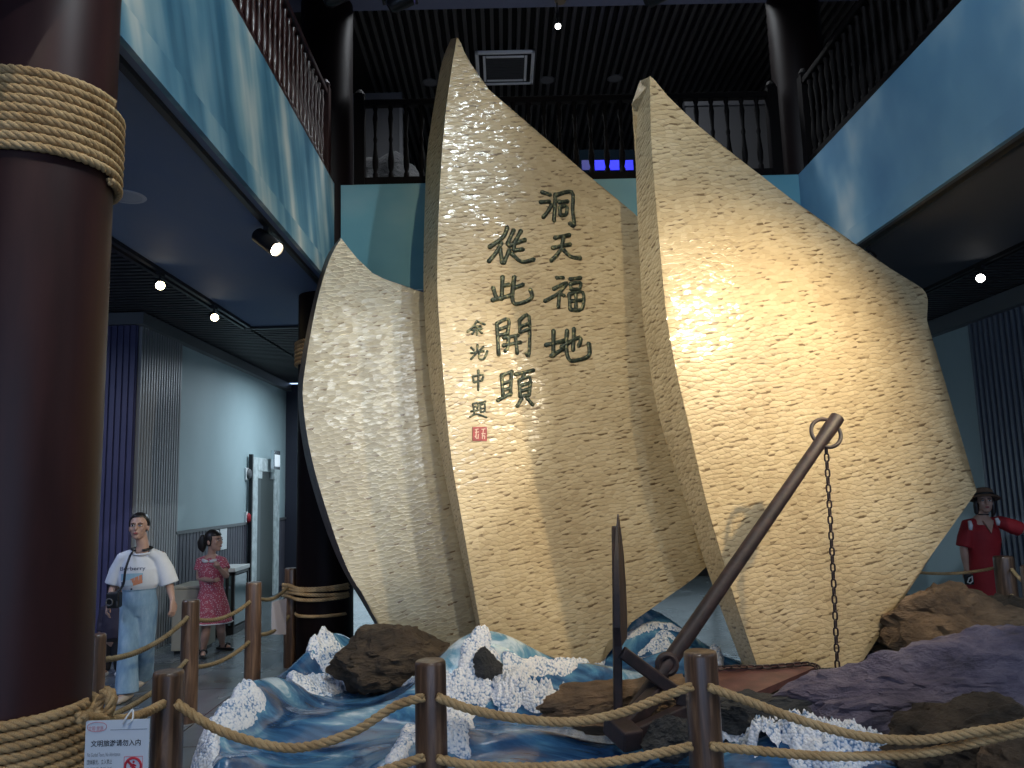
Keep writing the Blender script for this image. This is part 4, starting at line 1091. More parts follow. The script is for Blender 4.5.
def hand(mb, wrist, d, palm, side, s=1.0, curl=.5):
    """palm, four fingers of different lengths bent at the knuckles, a thumb from the side of the palm"""
    d = V(d).normalized(); palm = V(palm); palm = (palm-d*palm.dot(d)).normalized(); w = d.cross(palm)*side; w.normalize()
    wrist = V(wrist)
    limb(mb, [wrist, wrist+d*.04*s, wrist+d*.085*s], [.024*s, .036*s, .038*s], 12, [.019*s, .016*s, .013*s], up=palm)
    for k, (o, L, sp) in enumerate(((-.029, .068, -.10), (-.010, .078, -.03), (.010, .072, .04), (.028, .056, .12))):
        p = wrist+d*.085*s+w*o*s; dd = (d+w*sp).normalized(); P = [p-dd*.015*s, p]; ang = 0
        for j, f in enumerate((.45, .32, .25)):
            ang += curl*(.55 if j == 0 else .75)
            dj = dd*math.cos(ang)+palm*math.sin(ang); p = p+dj*L*f*s; P.append(p)
        limb(mb, P, [.0095*s, .0095*s, .009*s, .0085*s, .007*s], 8)
    b = wrist+d*.022*s-w*.024*s; P = [b, b+(d*.6-w*.75+palm*.25).normalized()*.034*s]
    P.append(P[-1]+(d*.85-w*.35+palm*.35).normalized()*.030*s); P.append(P[-1]+(d*.95-w*.05+palm*.3).normalized()*.024*s)
    limb(mb, P, [.014*s, .0115*s, .0105*s, .008*s], 8)
def head_M(c, yaw=0, pitch=0, roll=0, s=1.0):
    return Matrix.Translation(V(c)) @ Matrix.Rotation(yaw, 4, 'Z') @ Matrix.Rotation(pitch, 4, 'X') @ Matrix.Rotation(roll, 4, 'Y') @ Matrix.Scale(s, 4)
def head(mb, M):
    """skull, jaw, chin, nose, brow, cheeks, ears; face toward -y"""
    mb.ell((0, .012, .030), (.073, .090, .086), M, 24, 16)
    mb.ell((0, -.022, -.035), (.058, .062, .078), M, 20, 14)
    mb.ell((0, -.050, -.088), (.030, .028, .024), M)
    mb.ell((0, -.092, -.020), (.0125, .017, .022), M); mb.ell((0, -.084, .006), (.009, .012, .026), M)
    mb.ell((0, -.101, -.028), (.011, .010, .009), M)
    for s in (-1, 1):
        mb.ell((s*.036, -.056, -.022), (.024, .024, .026), M); mb.ell((s*.075, .010, -.010), (.009, .020, .030), M)
        mb.ell((s*.028, -.068, .026), (.026, .014, .010), M)
    mb.ell((0, -.078, -.060), (.021, .014, .012), M)
def face(body, M, eyes=True):
    mb = MB()
    for s in (-1, 1): mb.ell((s*.030, -.0795, .004), (.0145, .007, .0065), M, 12, 8)
    e = mb.build('eye', M_eyewhite, body, smooth=True)
    mb = MB()
    for s in (-1, 1): mb.ell((s*.030, -.085, .004), (.0068, .004, .0066), M, 10, 8)
    mb.build('pupil', M_eye, e, smooth=True)
    mb = MB()
    for s in (-1, 1):
        P = [M @ V((s*x, y, z)) for x, y, z in ((.014, -.088, .021), (.030, -.086, .026), (.047, -.073, .020))]
        mb.tube(P, [.003, .0036, .002], 6)
        P = [M @ V((s*x, y, z)) for x, y, z in ((.015, -.083, .009), (.030, -.086, .012), (.045, -.076, .008))]
        mb.tube(P, [.002, .0026, .0015], 6)
    mb.build('eyebrow', M_hair, body, smooth=True)
    mb = MB(); mb.ell((0, -.0885, -.0575), (.021, .0065, .0042), M, 12, 8); mb.ell((0, -.0885, -.065), (.018, .007, .005), M, 12, 8)
    mb.build('lips', M_lip, body, smooth=True)
def hair_cap(M, body, low=-.03, front=.052, r=(.084, .101, .099), extra=None, name='hair'):
    mb = MB(); vs = mb.ell((0, .014, .032), r, None, 32, 22)
    # push the face opening inside the skull
    for v in vs:
        p = v.co; hl = front-2.3*max(0, p.y+.04)
        hl = max(low-.05, hl)
        if p.z < hl:
            k = .82; v.co = V((p.x*k, .014+(p.y-.014)*k, max(p.z, hl-.02)))
    for v in vs:
        v.co.x += .003*math.sin(v.co.y*150); v.co = M @ v.co
    if extra: extra(mb)
    return mb.build(name, M_hair, body, smooth=True)
def remeshed(mb, name, m, parent=None, vox=.006, sm=3, origin=None):
    """one continuous surface out of overlapping volumes"""
    o = mb.build(name+'_volumes', m, None)
    md = o.modifiers.new('r', 'REMESH'); md.mode = 'VOXEL'; md.voxel_size = vox; md.use_smooth_shade = True
    s = o.modifiers.new('s', 'SMOOTH'); s.factor = .5; s.iterations = sm
    dg = bpy.context.evaluated_depsgraph_get(); dg.update()
    me = bpy.data.meshes.new_from_object(o.evaluated_get(dg), depsgraph=dg)
    old = o.data; bpy.data.objects.remove(o); bpy.data.meshes.remove(old)
    me.name = name
    if not me.materials: me.materials.append(m)
    for p in me.polygons: p.use_smooth = True
    n = bpy.data.objects.new(name, me); COL.objects.link(n)
    if origin is not None: me.transform(Matrix.Translation(-V(origin))); n.location = origin
    if parent is not None: n.parent = parent; n.matrix_parent_inverse = Matrix.Translation(-parent.location)
    return n

# ---- woman in the white T-shirt, walking toward the fence
def woman_white():
    Y = 7.0
    p = lambda x, y, dy=0: at(x, y, Y+dy)
    base = p(137, 697); base.z = 0
    hc = p(139, 527, .0); neck = p(143, 546, .03); chest = p(140, 562, .04)
    shL, shR = p(122, 557, .03), p(161, 556, .06)
    elL, elR = p(115, 583, .03), p(169, 583, .07); wrL, wrR = p(109, 601, -.05), p(172.5, 600, .0)
    waist = p(139, 590, .04); hip = p(139, 603, .05)
    hpL, hpR = p(131, 606, .05), p(147, 606, .06)
    knL, knR = p(128, 645, -.06), p(145, 645, .05); anL, anR = p(127, 684, -.10), p(142, 684, .30)
    anL.z = .09; anR.z = .12
    HM = head_M(hc, R(10), R(-8), 0, 1.02)
    mb = MB(); head(mb, HM)
    limb(mb, [hc+V((.005, .02, -.05)), neck, chest+V((0, 0, .03))], [.050, .050, .075], 16)
    limb(mb, [chest+V((0, 0, .03)), chest, (chest+waist)/2, waist, hip], [.085, .125, .125, .115, .135], 20, [.055, .075, .085, .085, .10], up=V((0, 1, 0)))
    for sh, el, wr, sd in ((shL, elL, wrL, 1), (shR, elR, wrR, -1)):
        P, Q = bend(sh, el, wr, .047, .037, .026); limb(mb, P, [q_*.9 for q_ in Q])
        hand(mb, wr, (wr-el).normalized()*.6+V((0, -.1, -.6)), V((-sd*.0+.7*sd, .3, 0)), sd, .95, .55)
    for hp, kn, an in ((hpL, knL, anL), (hpR, knR, anR)):
        P, Q = bend(hp, kn, an, .075, .052, .036); limb(mb, P, Q)
        limb(mb, [an+V((0, .02, -.02)), an+V((-.01, -.10, -.06))], [.036, .03])
    b = remeshed(mb, 'person', M_skin, None, .0065, 2, base)
    tag(b, 'woman in an oversized white printed T-shirt and light jeans walking with a black bag', 'person')
    face(b, HM)
    def bun(m): m.ell((0, .105, .035), (.045, .04, .05), HM, 14, 10)
    hair_cap(HM, b, -.03, .078, extra=bun)
    # trousers: wide straight legs from a fitted waist
    mb = MB()
    limb(mb, [waist+V((0, 0, .03)), waist, hip, (hpL+hpR)/2+V((0, 0, -.07))], [.140, .142, .156, .142], 24, [.105, .108, .118, .105], up=V((0, 1, 0)), round_=False)
    for hp, kn, an, w in ((hpL, knL, anL, .11), (hpR, knR, anR, .105)):
        e = an+V((0, .0, -.03)) if an.z < .11 else an+V((0, 0, .0))
        limb(mb, [hp+V((0, 0, .04)), hp.lerp(kn, .5), kn, kn.lerp(e, .6), e], [.090, .086, .078, .088, w*.88], 20, [.095, .09, .082, .09, w*.9], up=V((0, 1, 0)), round_=False)
    j = remeshed(mb, 'jeans', M_denim, b, .009, 3)
    mb = MB(); limb(mb, [waist+V((0, 0, .008)), waist+V((0, 0, .042))], [.149, .146], 24, [.113, .110], up=V((0, 1, 0)), round_=False); mb.build('waistband', M_denim, j, smooth=True, angle=40)
    mb = MB(); mb.lathe([(.009, 0), (.009, .005), (.002, .006)], (0, 0, 0), 10, Matrix.Translation(waist+V((-.01, -.115, .022))) @ Matrix.Rotation(R(90), 4, 'X')); mb.build('button', M_chrome, j)
    # shirt: body and wide elbow sleeves
    mb = MB()
    c2 = chest+V((0, 0, .0))
    limb(mb, [neck+V((0, .0, -.055)), c2+V((0, .0, .035)), c2+V((0, 0, -.06)), (c2+waist)/2+V((0, 0, -.02)), waist+V((0, 0, .05)), waist+V((0, 0, .01))], [.07, .135, .170, .178, .172, .148], 28, [.055, .090, .122, .130, .128, .113], up=V((0, 1, 0)), round_=False)
    for sh, el, sg in ((shL, elL, -1), (shR, elR, 1)):
        e = el+V((sg*.005, 0, -.01))
        limb(mb, [neck+V((sg*.06, .0, -.055)), sh+V((-sg*.015, 0, -.01)), sh.lerp(e, .5), e], [.045, .062, .074, .082], 18, [.045, .066, .074, .078], up=V((0, 1, 0)), round_=False)
    s = remeshed(mb, 't_shirt', M_white, b, .008, 4)
    mb = MB(); col = [neck+V((.082*math.cos(t), .004+.062*math.sin(t)-.012, -.052-.018*max(0, -math.sin(t)))) for t in [i*2*PI/28 for i in range(28)]]
    mb.tube(col, .010, 8, closed=True); mb.build('collar', M_white, s, smooth=True)
    # print on the chest, laid on the cloth
    bv = BVHTree.FromPolygons([s.matrix_world @ v.co + s.location*0 for v in s.data.vertices], [list(q.vertices) for q in s.data.polygons])
    def on(px, py):
        o = CP; d = ray(px, py).normalized(); h = bv.ray_cast(o, d)
        return (h[0]-d*.004) if h[0] is not None else at(px, py, Y-.13)
    fc = text_mesh('Burberry', 1.0)
    w = max(v.co.x for v in fc.vertices); x0, x1, yb, hgt = 119.5, 145.5, 570.8, 5.6
    for v in fc.vertices: v.co = on(x0+(x1-x0)*v.co.x/w, yb-hgt*v.co.y-.9*(v.co.x/w))
    o = bpy.data.objects.new('shirt_lettering', fc); COL.objects.link(o); fc.materials.append(plain('navy_ink', (.03, .04, .09), .8)); o.parent = s
    def patch(name, pts, c):
        mb = MB(); vs = []
        n = 5
        (ax0, ay0), (ax1, ay1), (bx1, by1), (bx0, by0) = pts
        G = [[mb.bm.verts.new(on((ax0+(ax1-ax0)*i/n)*(1-k/n)+(bx0+(bx1-bx0)*i/n)*k/n, (ay0+(ay1-ay0)*i/n)*(1-k/n)+(by0+(by1-by0)*i/n)*k/n)) for i in range(n+1)] for k in range(n+1)]
        for k in range(n):
            for i in range(n): mb.bm.faces.new((G[k][i], G[k][i+1], G[k+1][i+1], G[k+1][i]))
        mb.build(name, plain('ink_'+name, c, .8), s)
    patch('print_blue', ((121, 574), (143, 573), (143, 580), (121, 581)), (.30, .48, .58))
    patch('print_pale', ((122, 580.5), (133, 580), (133, 586), (122, 587)), (.50, .58, .62))
    patch('print_orange', ((130, 579.5), (142, 574.5), (142.5, 583), (131, 586.5)), (.62, .24, .13))
    patch('print_navy_bar', ((121.3, 582), (124, 582), (124, 587), (121.3, 587)), (.05, .07, .13))
    # shoes
    for an, dd in ((anL, V((-.02, -1, -.05))), (anR, V((.05, -1, -.1)))):
        mb = MB(); c = V((an.x, an.y, max(.035, an.z-.055)))
        limb(mb, [c+V((0, .05, 0)), c, c+dd*.08, c+dd*.15], [.036, .040, .044, .032], 14, [.034, .036, .030, .022], up=V((0, 0, 1)))
        mb.build('shoe', M_shoe, b, smooth=True)
    # neck fan worn round the neck
    mb = MB(); P = [neck+V((.085*math.cos(t), -.01+.075*math.sin(t), -.015-.02*max(0, -math.sin(t)))) for t in [R(-70)+i*R(320)/24 for i in range(25)]]
    mb.tube(P, .011, 8); mb.build('neck_band', M_black, b, smooth=True)
    # bag on its strap: carried, so a thing of its own
    bc = p(114.5, 599, -.14)
    bag = thing('shoulder_bag', 'small black bag on a shoulder strap carried by the woman in white', 'bag', bc)
    mb = MB(); mb.box(bc.x-.055, bc.x+.055, bc.y-.04, bc.y+.04, bc.z-.075, bc.z+.06); bb = mb.build('bag_body', M_blackplastic, bag); bevel(bb, .018, 3)
    mb = MB(); mb.box(bc.x-.05, bc.x+.05, bc.y-.046, bc.y-.038, bc.z-.01, bc.z+.05); bevel(mb.build('bag_flap', M_black, bag), .004)
    mb = MB(); mb.tube([bc+V((-.02+.028*math.cos(t), -.05, -.02+.028*math.sin(t))) for t in [i*2*PI/20 for i in range(20)]], .006, 6, closed=True); mb.build('lanyard_loop', M_grille, bag, smooth=True)
    mb = MB(); P = spline([bc+V((.02, -.02, .05)), p(123, 585, -.135), p(125.5, 570, -.125), p(130, 556, -.07), p(134, 549, .06)], 8)
    mb.tube(P, .011, 8, [.004]*len(P), up=V((0, -1, 0))); mb.build('strap', M_black, bag, smooth=True)
def text_mesh(s, size, bold=0.0, align='LEFT'):
    cu = bpy.data.curves.new('t', 'FONT'); cu.body = s; cu.size = size; cu.align_x = align; cu.offset = bold; cu.resolution_u = 3
    o = bpy.data.objects.new('t', cu); COL.objects.link(o)
    dg = bpy.context.evaluated_depsgraph_get(); dg.update()
    me = bpy.data.meshes.new_from_object(o.evaluated_get(dg), depsgraph=dg)
    bpy.data.objects.remove(o); bpy.data.curves.remove(cu); me.name = 'lettering'
    return me
woman_white()

# ---- girl in the pink dotted dress, looking to the right
def girl():
    Y = 8.6
    p = lambda x, y, dy=0: at(x, y, Y+dy)
    base = p(213, 650); base.z = 0
    hc = p(214, 541, 0); neck = p(211.5, 554, .02); chest = p(211.5, 567, .02)
    waist = p(211.5, 590, .02); hip = p(212, 603, .02)
    shL, shR = p(200, 561, .04), p(223, 561, .0); elL, elR = p(199, 578, .02), p(226.5, 576, -.06)
    wrL, wrR = p(212, 580.5, -.17), p(220, 569, -.20)
    hpL, hpR = p(207, 606, .03), p(218, 606, .03); knL, knR = p(206, 632, -.02), p(221, 630, .06)
    anL, anR = p(203, 654, .02), p(222, 640, .35); anL.z = .07; anR.z = .07
    HM = head_M(hc, R(72), R(-4), 0, 1.0)
    mb = MB(); head(mb, HM)
    limb(mb, [hc+V((-.015, .0, -.045)), neck, chest+V((0, 0, .05))], [.042, .042, .06], 14)
    limb(mb, [chest+V((0, 0, .05)), chest, waist, hip], [.10, .12, .10, .12], 18, [.065, .08, .075, .09], up=V((0, 1, 0)))
    for sh, el, wr, sd in ((shL, elL, wrL, 1), (shR, elR, wrR, -1)):
        P, Q = bend(sh, el, wr, .036, .030, .022); limb(mb, P, Q)
        hand(mb, wr, wr-el, V((0, .3, .8)), sd, .78, .8)
    for hp, kn, an in ((hpL, knL, anL), (hpR, knR, anR)):
        P, Q = bend(hp, kn, an, .062, .045, .030); limb(mb, P, Q)
        f = V((.035, -.09, -.035)) if an is anL else V((.09, -.04, -.035))
        limb(mb, [an+V((0, 0, -.02)), an+f], [.03, .024])
    b = remeshed(mb, 'person', M_skin, None, .006, 2, base)
    tag(b, 'girl in a pink polka dot dress with white collar and ponytail', 'person')
    face(b, HM)
    def pony(m):
        P = [HM @ V((0, y, z)) for y, z in ((.09, .06), (.125, .05), (.15, .0), (.155, -.06), (.145, -.11))]
        m.tube(P, [.026, .042, .054, .046, .012], 12)
        P = [HM @ V((.068, y, z)) for y, z in ((-.02, .05), (-.01, .0), (.0, -.05))]; m.tube(P, [.012, .011, .004], 8)
        P = [HM @ V((-.068, y, z)) for y, z in ((-.02, .05), (-.01, .0), (.0, -.05))]; m.tube(P, [.012, .011, .004], 8)
    hair_cap(HM, b, -.045, .05, extra=pony)
    mb = MB(); mb.tube([HM @ V((0+.026*math.cos(t), .098, .058+.026*math.sin(t))) for t in [i*2*PI/16 for i in range(16)]], .008, 6, closed=True); mb.build('hair_tie', M_white, b, smooth=True)
    mb = MB(); hem = p(212, 622.5, .02)
    limb(mb, [neck+V((0, 0, -.035)), chest+V((0, 0, .03)), chest+V((0, 0, -.05)), waist+V((0, 0, .02)), waist.lerp(hem, .45), hem], [.06, .115, .14, .122, .175, .215], 32, [.055, .085, .105, .10, .145, .18], up=V((0, 1, 0)), round_=False)
    for sh, el, sg in ((shL, elL, -1), (shR, elR, 1)):
        limb(mb, [neck+V((sg*.05, 0, -.045)), sh+V((-sg*.01, 0, 0)), sh.lerp(el, .55)], [.035, .054, .060], 14, round_=False)
    d = remeshed(mb, 'dress', M_pink, b, .007, 3)
    # scalloped collar
    for sg in (-1, 1):
        mb = MB(); P = []
        for i in range(9):
            t = i/8; a = R(-90+sg*4)+sg*t*R(105)
            P.append(neck+V((.082*math.cos(a), .0+.078*math.sin(a), -.045-.03*(1-t*.6))))
        mb.tube(P, [.008, .017, .019, .019, .019, .019, .018, .016, .008], 8); mb.build('collar', M_white, d, smooth=True)
    mb = MB(); P = [hem+V((.216*math.cos(t)*(1+.012*math.sin(9*t)), .181*math.sin(t), .004)) for t in [i*2*PI/60 for i in range(60)]]; mb.tube(P, .006, 6, closed=True); mb.build('hem_trim', M_white, d, smooth=True)
    for an, f in ((anL, V((.35, -.9, 0))), (anR, V((.9, -.4, 0)))):
        mb = MB(); c = V((an.x, an.y, .02)); f = f.normalized()
        limb(mb, [c-f*.05, c, c+f*.07, c+f*.14], [.030, .032, .038, .030], 14, [.018, .018, .018, .016], up=V((0, 0, 1)))
        sh_ = mb.build('sandal', M_blackplastic, b, smooth=True)
        mb = MB()
        sdv = V((-f.y, f.x, 0))
        for k in (.0, .085):
            mb.tube([c+f*k+sdv*(.036*math.cos(t))+V((0, 0, .02+.042*math.sin(t))) for t in [PI*i/10 for i in range(11)]], .009, 6)
        mb.build('strap', M_black, sh_, smooth=True)
girl()

# ---- woman in red behind the right-hand rope
def woman_red():
    Y = 7.75
    p = lambda x, y, dy=0: at(x, y, Y+dy)
    base = p(985, 640); base.z = 0
    hc = p(984.5, 502, 0); neck = p(983, 515, .02); chest = p(983, 532, .02); waist = p(984, 556, .02); hip = p(985, 575, .02)
    shL, shR = p(968, 524, .02), p(1000, 522, .02); elL, elR = p(963.5, 549, .02), p(1022, 530, .0); wrL, wrR = p(966.5, 569, -.06), p(1044, 530, -.1)
    hpL, hpR = p(977, 580, .02), p(993, 580, .02); knL, knR = p(977, 620, 0), p(993, 620, .04); anL = V((knL.x, Y-.02, .08)); anR = V((knR.x, Y+.08, .08))
    HM = head_M(hc, R(-20), R(-8), 0, .98)
    mb = MB(); head(mb, HM)
    limb(mb, [hc+V((0, .02, -.05)), neck, chest+V((0, 0, .06))], [.046, .046, .07], 16)
    limb(mb, [chest+V((0, 0, .06)), chest, waist, hip], [.12, .15, .125, .155], 20, [.075, .095, .09, .11], up=V((0, 1, 0)))
    for sh, el, wr, sd in ((shL, elL, wrL, 1), (shR, elR, wrR, -1)):
        P, Q = bend(sh, el, wr, .044, .036, .025); limb(mb, P, Q)
        hand(mb, wr, wr-el, V((.6*sd, .2, -.3)), sd, .92, .6)
    for hp, kn, an in ((hpL, knL, anL), (hpR, knR, anR)):
        P, Q = bend(hp, kn, an, .075, .05, .034); limb(mb, P, Q)
        limb(mb, [an+V((0, .02, -.02)), an+V((0, -.11, -.05))], [.034, .028])
    b = remeshed(mb, 'person', M_skin, None, .0065, 2, base)
    tag(b, 'woman in a red V-neck dress and brown hat behind the right rope', 'person')
    face(b, HM)
    def side(m):
        for sg in (-1, 1):
            m.tube([HM @ V((sg*x, y, z)) for x, y, z in ((.07, .0, .04), (.078, .02, -.03), (.075, .035, -.10), (.06, .04, -.15))], [.022, .026, .024, .010], 10)
    hair_cap(HM, b, -.06, .05, extra=side)
    # hat with a drooping brim
    mb = MB(); HT = HM @ Matrix.Translation((0, .01, .055)) @ Matrix.Rotation(R(-6), 4, 'X')
    mb.lathe([(.150, -.022), (.135, -.004), (.100, .006), (.092, .03), (.088, .062), (.070, .082), (.03, .090), (.001, .091)], (0, 0, 0), 32, HT, cap=False)
    mb.lathe([(.150, -.022), (.148, -.028), (.10, -.002), (.088, .0), (.07, .07), (.001, .08)], (0, 0, 0), 32, HT, cap=False)
    h = mb.build('hat', M_hat, b, smooth=True)
    mb = MB(); mb.tube([HT @ V((.096*math.cos(t), .096*math.sin(t), .018)) for t in [i*2*PI/30 for i in range(30)]], .006, 6, [.012]*30, up=HT.to_3x3() @ V((0, 0, 1)), closed=True); mb.build('hat_band', M_black, h, smooth=True)
    mb = MB(); mb.tube([neck+V((.052*math.cos(t), .004+.052*math.sin(t), .006)) for t in [i*2*PI/24 for i in range(24)]], .006, 6, closed=True); mb.build('choker', M_black, b, smooth=True)
    mb = MB(); hem = V((hip.x, hip.y+.01, .35))
    limb(mb, [chest+V((0, 0, .075)), chest+V((0, 0, .02)), chest+V((0, 0, -.07)), waist, hip, hip.lerp(hem, .5), hem], [.115, .158, .165, .145, .178, .20, .23], 28, [.078, .105, .12, .11, .13, .16, .19], up=V((0, 1, 0)), round_=False)
    for sh, el, sg in ((shL, elL, -1), (shR, elR, 1)):
        e = sh.lerp(el, .92)
        limb(mb, [neck+V((sg*.06, 0, -.06)), sh, sh.lerp(e, .6), e], [.04, .062, .076, .074], 16, round_=False)
    d = remeshed(mb, 'dress', M_red, b, .008, 4)
    # open V neckline shows skin; pale ruffle stripes at both shoulders
    mb = MB(); f = -.118
    tri = [neck+V((-.055, f+.036, -.05)), neck+V((.055, f+.036, -.05)), chest+V((.004, f-.012, -.005))]
    mb.poly_prism(tri, [q+V((0, .05, 0)) for q in tri]); mb.build('neckline', M_skin, d)
    for sg, q0_, q1_ in ((-1, p(969.5, 521, -.10), p(970.5, 530, -.115)), (1, p(996.5, 518, -.10), p(998, 525, -.10))):
        mb = MB(); mb.tube([q0_, (q0_+q1_)/2+V((0, -.01, 0)), q1_], [.016, .021, .015], 8); mb.build('shoulder_ruffle', M_white, d, smooth=True)
    ph = p(968.5, 580, -.13)
    mb = MB(); mb.box(ph.x-.04, ph.x+.05, ph.y-.012, ph.y+.012, ph.z-.045, ph.z+.055)
    o = mb.build('purse', M_black, None, origin=ph); bevel(o, .01)
    tag(o, 'small black and white purse held by the woman in red', 'purse')
    mb = MB(); mb.tube([ph+V((x, -.0145, z)) for x, z in ((-.02, -.02), (0, .02), (.03, .035), (.03, -.01), (.005, -.03))], .007, 6, closed=True); mb.build('purse_emblem', M_whiteplastic, o)
woman_red()

# ---- small child in dark clothes behind the woman in white
def child():
    Y = 7.85
    p = lambda x, y, dy=0: at(x, y, Y+dy)
    base = p(112, 672); base.z = 0; bx, by = base.x, base.y
    q = lambda x, y, z: V((bx+x, by+y, z))
    hc = q(.02, 0, .80); HM = head_M(hc, R(160), 0, 0, .84)
    mb = MB(); head(mb, HM)
    limb(mb, [q(.02, 0, .76), q(0, 0, .68), q(0, 0, .62)], [.035, .036, .05], 12)
    limb(mb, [q(0, 0, .66), q(0, 0, .55), q(0, 0, .42), q(0, 0, .36)], [.075, .095, .09, .095], 16, [.05, .065, .065, .07], up=V((0, 1, 0)))
    for sg in (-1, 1):
        P, Q = bend(q(sg*.10, 0, .63), q(sg*.125, .01, .50), q(sg*.12, -.03, .39), .028, .024, .018); limb(mb, P, Q)
        hand(mb, P[-1], V((0, -.15, -1)), V((-sg, 0, 0)), -sg, .55, .6)
        P, Q = bend(q(sg*.05, 0, .36), q(sg*.055, -.01*sg, .2), q(sg*.055, .04*sg, .06), .045, .035, .025); limb(mb, P, Q)
        limb(mb, [q(sg*.055, .04*sg, .045), q(sg*.06, .04*sg+.05, .025)], [.024, .02])
    b = remeshed(mb, 'person', M_skin, None, .006, 2, base)
    tag(b, 'small child in dark clothes and white shoes half hidden behind the woman in white', 'person')
    face(b, HM); hair_cap(HM, b, -.06, .05)
    mb = MB(); limb(mb, [q(0, 0, .69), q(0, 0, .63), q(0, 0, .5), q(0, 0, .36)], [.05, .10, .11, .125], 20, [.04, .065, .08, .09], up=V((0, 1, 0)), round_=False)
    for sg in (-1, 1): limb(mb, [q(sg*.05, 0, .65), q(sg*.10, 0, .63), q(sg*.125, .01, .50), q(sg*.122, -.02, .42)], [.04, .045, .042, .035], 12, round_=False)
    remeshed(mb, 'jacket', M_purplecloth, b, .007, 3)
    mb = MB(); limb(mb, [q(0, 0, .42), q(0, 0, .33)], [.11, .11], 18, [.08, .08], up=V((0, 1, 0)), round_=False)
    for sg in (-1, 1): limb(mb, [q(sg*.05, 0, .36), q(sg*.055, -.01*sg, .2), q(sg*.055, .04*sg, .06)], [.062, .054, .050], 14, round_=False)
    remeshed(mb, 'trousers', M_blackcloth, b, .007, 3)
    for sg in (-1, 1):
        mb = MB(); c = q(sg*.055, .04*sg, .028); limb(mb, [c+V((0, .02, 0)), c+V((sg*.02, -.09, -.004))], [.030, .026], 12, [.026, .02], up=V((0, 0, 1))); mb.build('shoe', M_whiteplastic, b, smooth=True)
child()
# ------------------------------------------------------------------ notice on the front rope
def lettering(parent, s, M, size, m, bold=0, width=None, name='lettering'):
    me = text_mesh(s, 1.0, bold); xs = [v.co.x for v in me.vertices]
    if not xs: return
    w = max(xs)-min(xs); k = size if width is None else width/w
    ky = size
    for v in me.vertices: v.co = M @ V(((v.co.x-min(xs))*k, v.co.y*ky, .0015))
    me.materials.append(m); o = bpy.data.objects.new(name, me); COL.objects.link(o); o.parent = parent
    o.matrix_parent_inverse = Matrix.Translation(-parent.location); return o
M_ink = plain('black_ink', (.015, .015, .02), .7); M_redink = plain('red_ink', (.55, .03, .05), .7); M_paper = plain('notice_paper', (.66, .72, .78), .5)
M_pinkink = plain('faded_pink_ink', (.60, .28, .32), .7); M_greyink = plain('grey_ink', (.20, .22, .26), .7)
tl, tr_, blp = at(86, 721, 2.72), at(149.5, 722, 2.72), at(83, 768, 2.70)
tr_.z = tl.z; ex = (tr_-tl); W_ = ex.length; ex.normalize(); ez = V((0, 0, 1)); ez = (ez-ex*ez.dot(ex)).normalized(); ey = ex.cross(ez)*-1
nz = ex.cross(ez)          # out of the sheet, toward the camera
if nz.y > 0: nz = -nz
H_ = .40
notice = thing('notice_board', 'white no-entry notice in Chinese hung on the front rope by the column', 'sign', tl)
M0 = Matrix(((ex.x, ez.x, nz.x, tl.x), (ex.y, ez.y, nz.y, tl.y), (ex.z, ez.z, nz.z, tl.z), (0, 0, 0, 1)))
mb = MB(); mb.box(0, W_, -H_, 0, -.004, .0, M0); sheet = mb.build('sheet', M_paper, notice)
u = W_/64.0                 # one photo pixel on the sheet
def T(x, y): return M0 @ Matrix.Translation((x*u, -y*u, 0))
lettering(notice, '文明旅游请勿入内', T(6, 24.5), 6.6*u, M_ink, .012, 50*u)
lettering(notice, 'No Guided Tours, No Admittance', T(3, 34.5), 5.4*u, M_greyink, 0, 33*u)
lettering(notice, '団体観光、立入禁止', T(3, 41.5), 5*u, M_ink, .0, 25*u)
lettering(notice, '단체관광 출입금지', T(3, 48.5), 5*u, M_greyink, .0, 25*u)
lettering(notice, '文明 旅游', T(3, 9.5), 5.2*u, M_pinkink, .008, 15*u)
mb = MB(); mb.box(25*u, 62*u, -9.6*u, -9.2*u, 0, .001, M0); mb.build('rule_line', M_greyink, notice)
mb = MB(); mb.tube([M0 @ V(((11.5+9.5*math.cos(t)*(1+.12*abs(math.sin(t))))*u, (-6+4.5*math.sin(t))*u, .001)) for t in [i*2*PI/30 for i in range(30)]], .0012, 4, closed=True); mb.build('heart_outline', M_pinkink, notice)
pc_ = (49, 45)
mb = MB(); sq = [(40, 35.5), (58.5, 35.5), (58.5, 56), (40, 56)]
for a, b in zip(sq, sq[1:]+sq[:1]): mb.bar(M0 @ V((a[0]*u, -a[1]*u, .001)), M0 @ V((b[0]*u, -b[1]*u, .001)), .0022, .0012, up=nz)
mb.build('pictogram_frame', M_pinkink, notice)
mb = MB()
mb.tube([M0 @ V(((pc_[0]+8*math.cos(t))*u, (-pc_[1]+8*math.sin(t))*u, .001)) for t in [i*2*PI/36 for i in range(36)]], .0042, 6, closed=True)
mb.bar(M0 @ V(((pc_[0]-5.6)*u, (-pc_[1]+5.6)*u, .0012)), M0 @ V(((pc_[0]+5.6)*u, (-pc_[1]-5.6)*u, .0012)), .007, .002, up=nz)
mb.build('no_entry_symbol', M_redink, notice)
mb = MB()
mb.lathe([(1.15*u, 0), (1.15*u, .001)], (0, 0, 0), 12, M0 @ Matrix.Translation((49.5*u, (-pc_[1]+4.4)*u, .0005)))
for a, b in (((49.3, -2.6), (48.2, 1.5)), ((48.2, 1.5), (50.5, 3)), ((50.5, 3), (50, 6)), ((48.2, 1.5), (46.2, 5)), ((49.2, -2), (52, -.5)), ((49, -2), (46.5, 0))):
    mb.bar(M0 @ V((a[0]*u, (-pc_[1]-a[1])*u, .001)), M0 @ V((b[0]*u, (-pc_[1]-b[1])*u, .001)), 1.3*u, .002, up=nz)
mb.build('walking_figure', M_redink, notice)
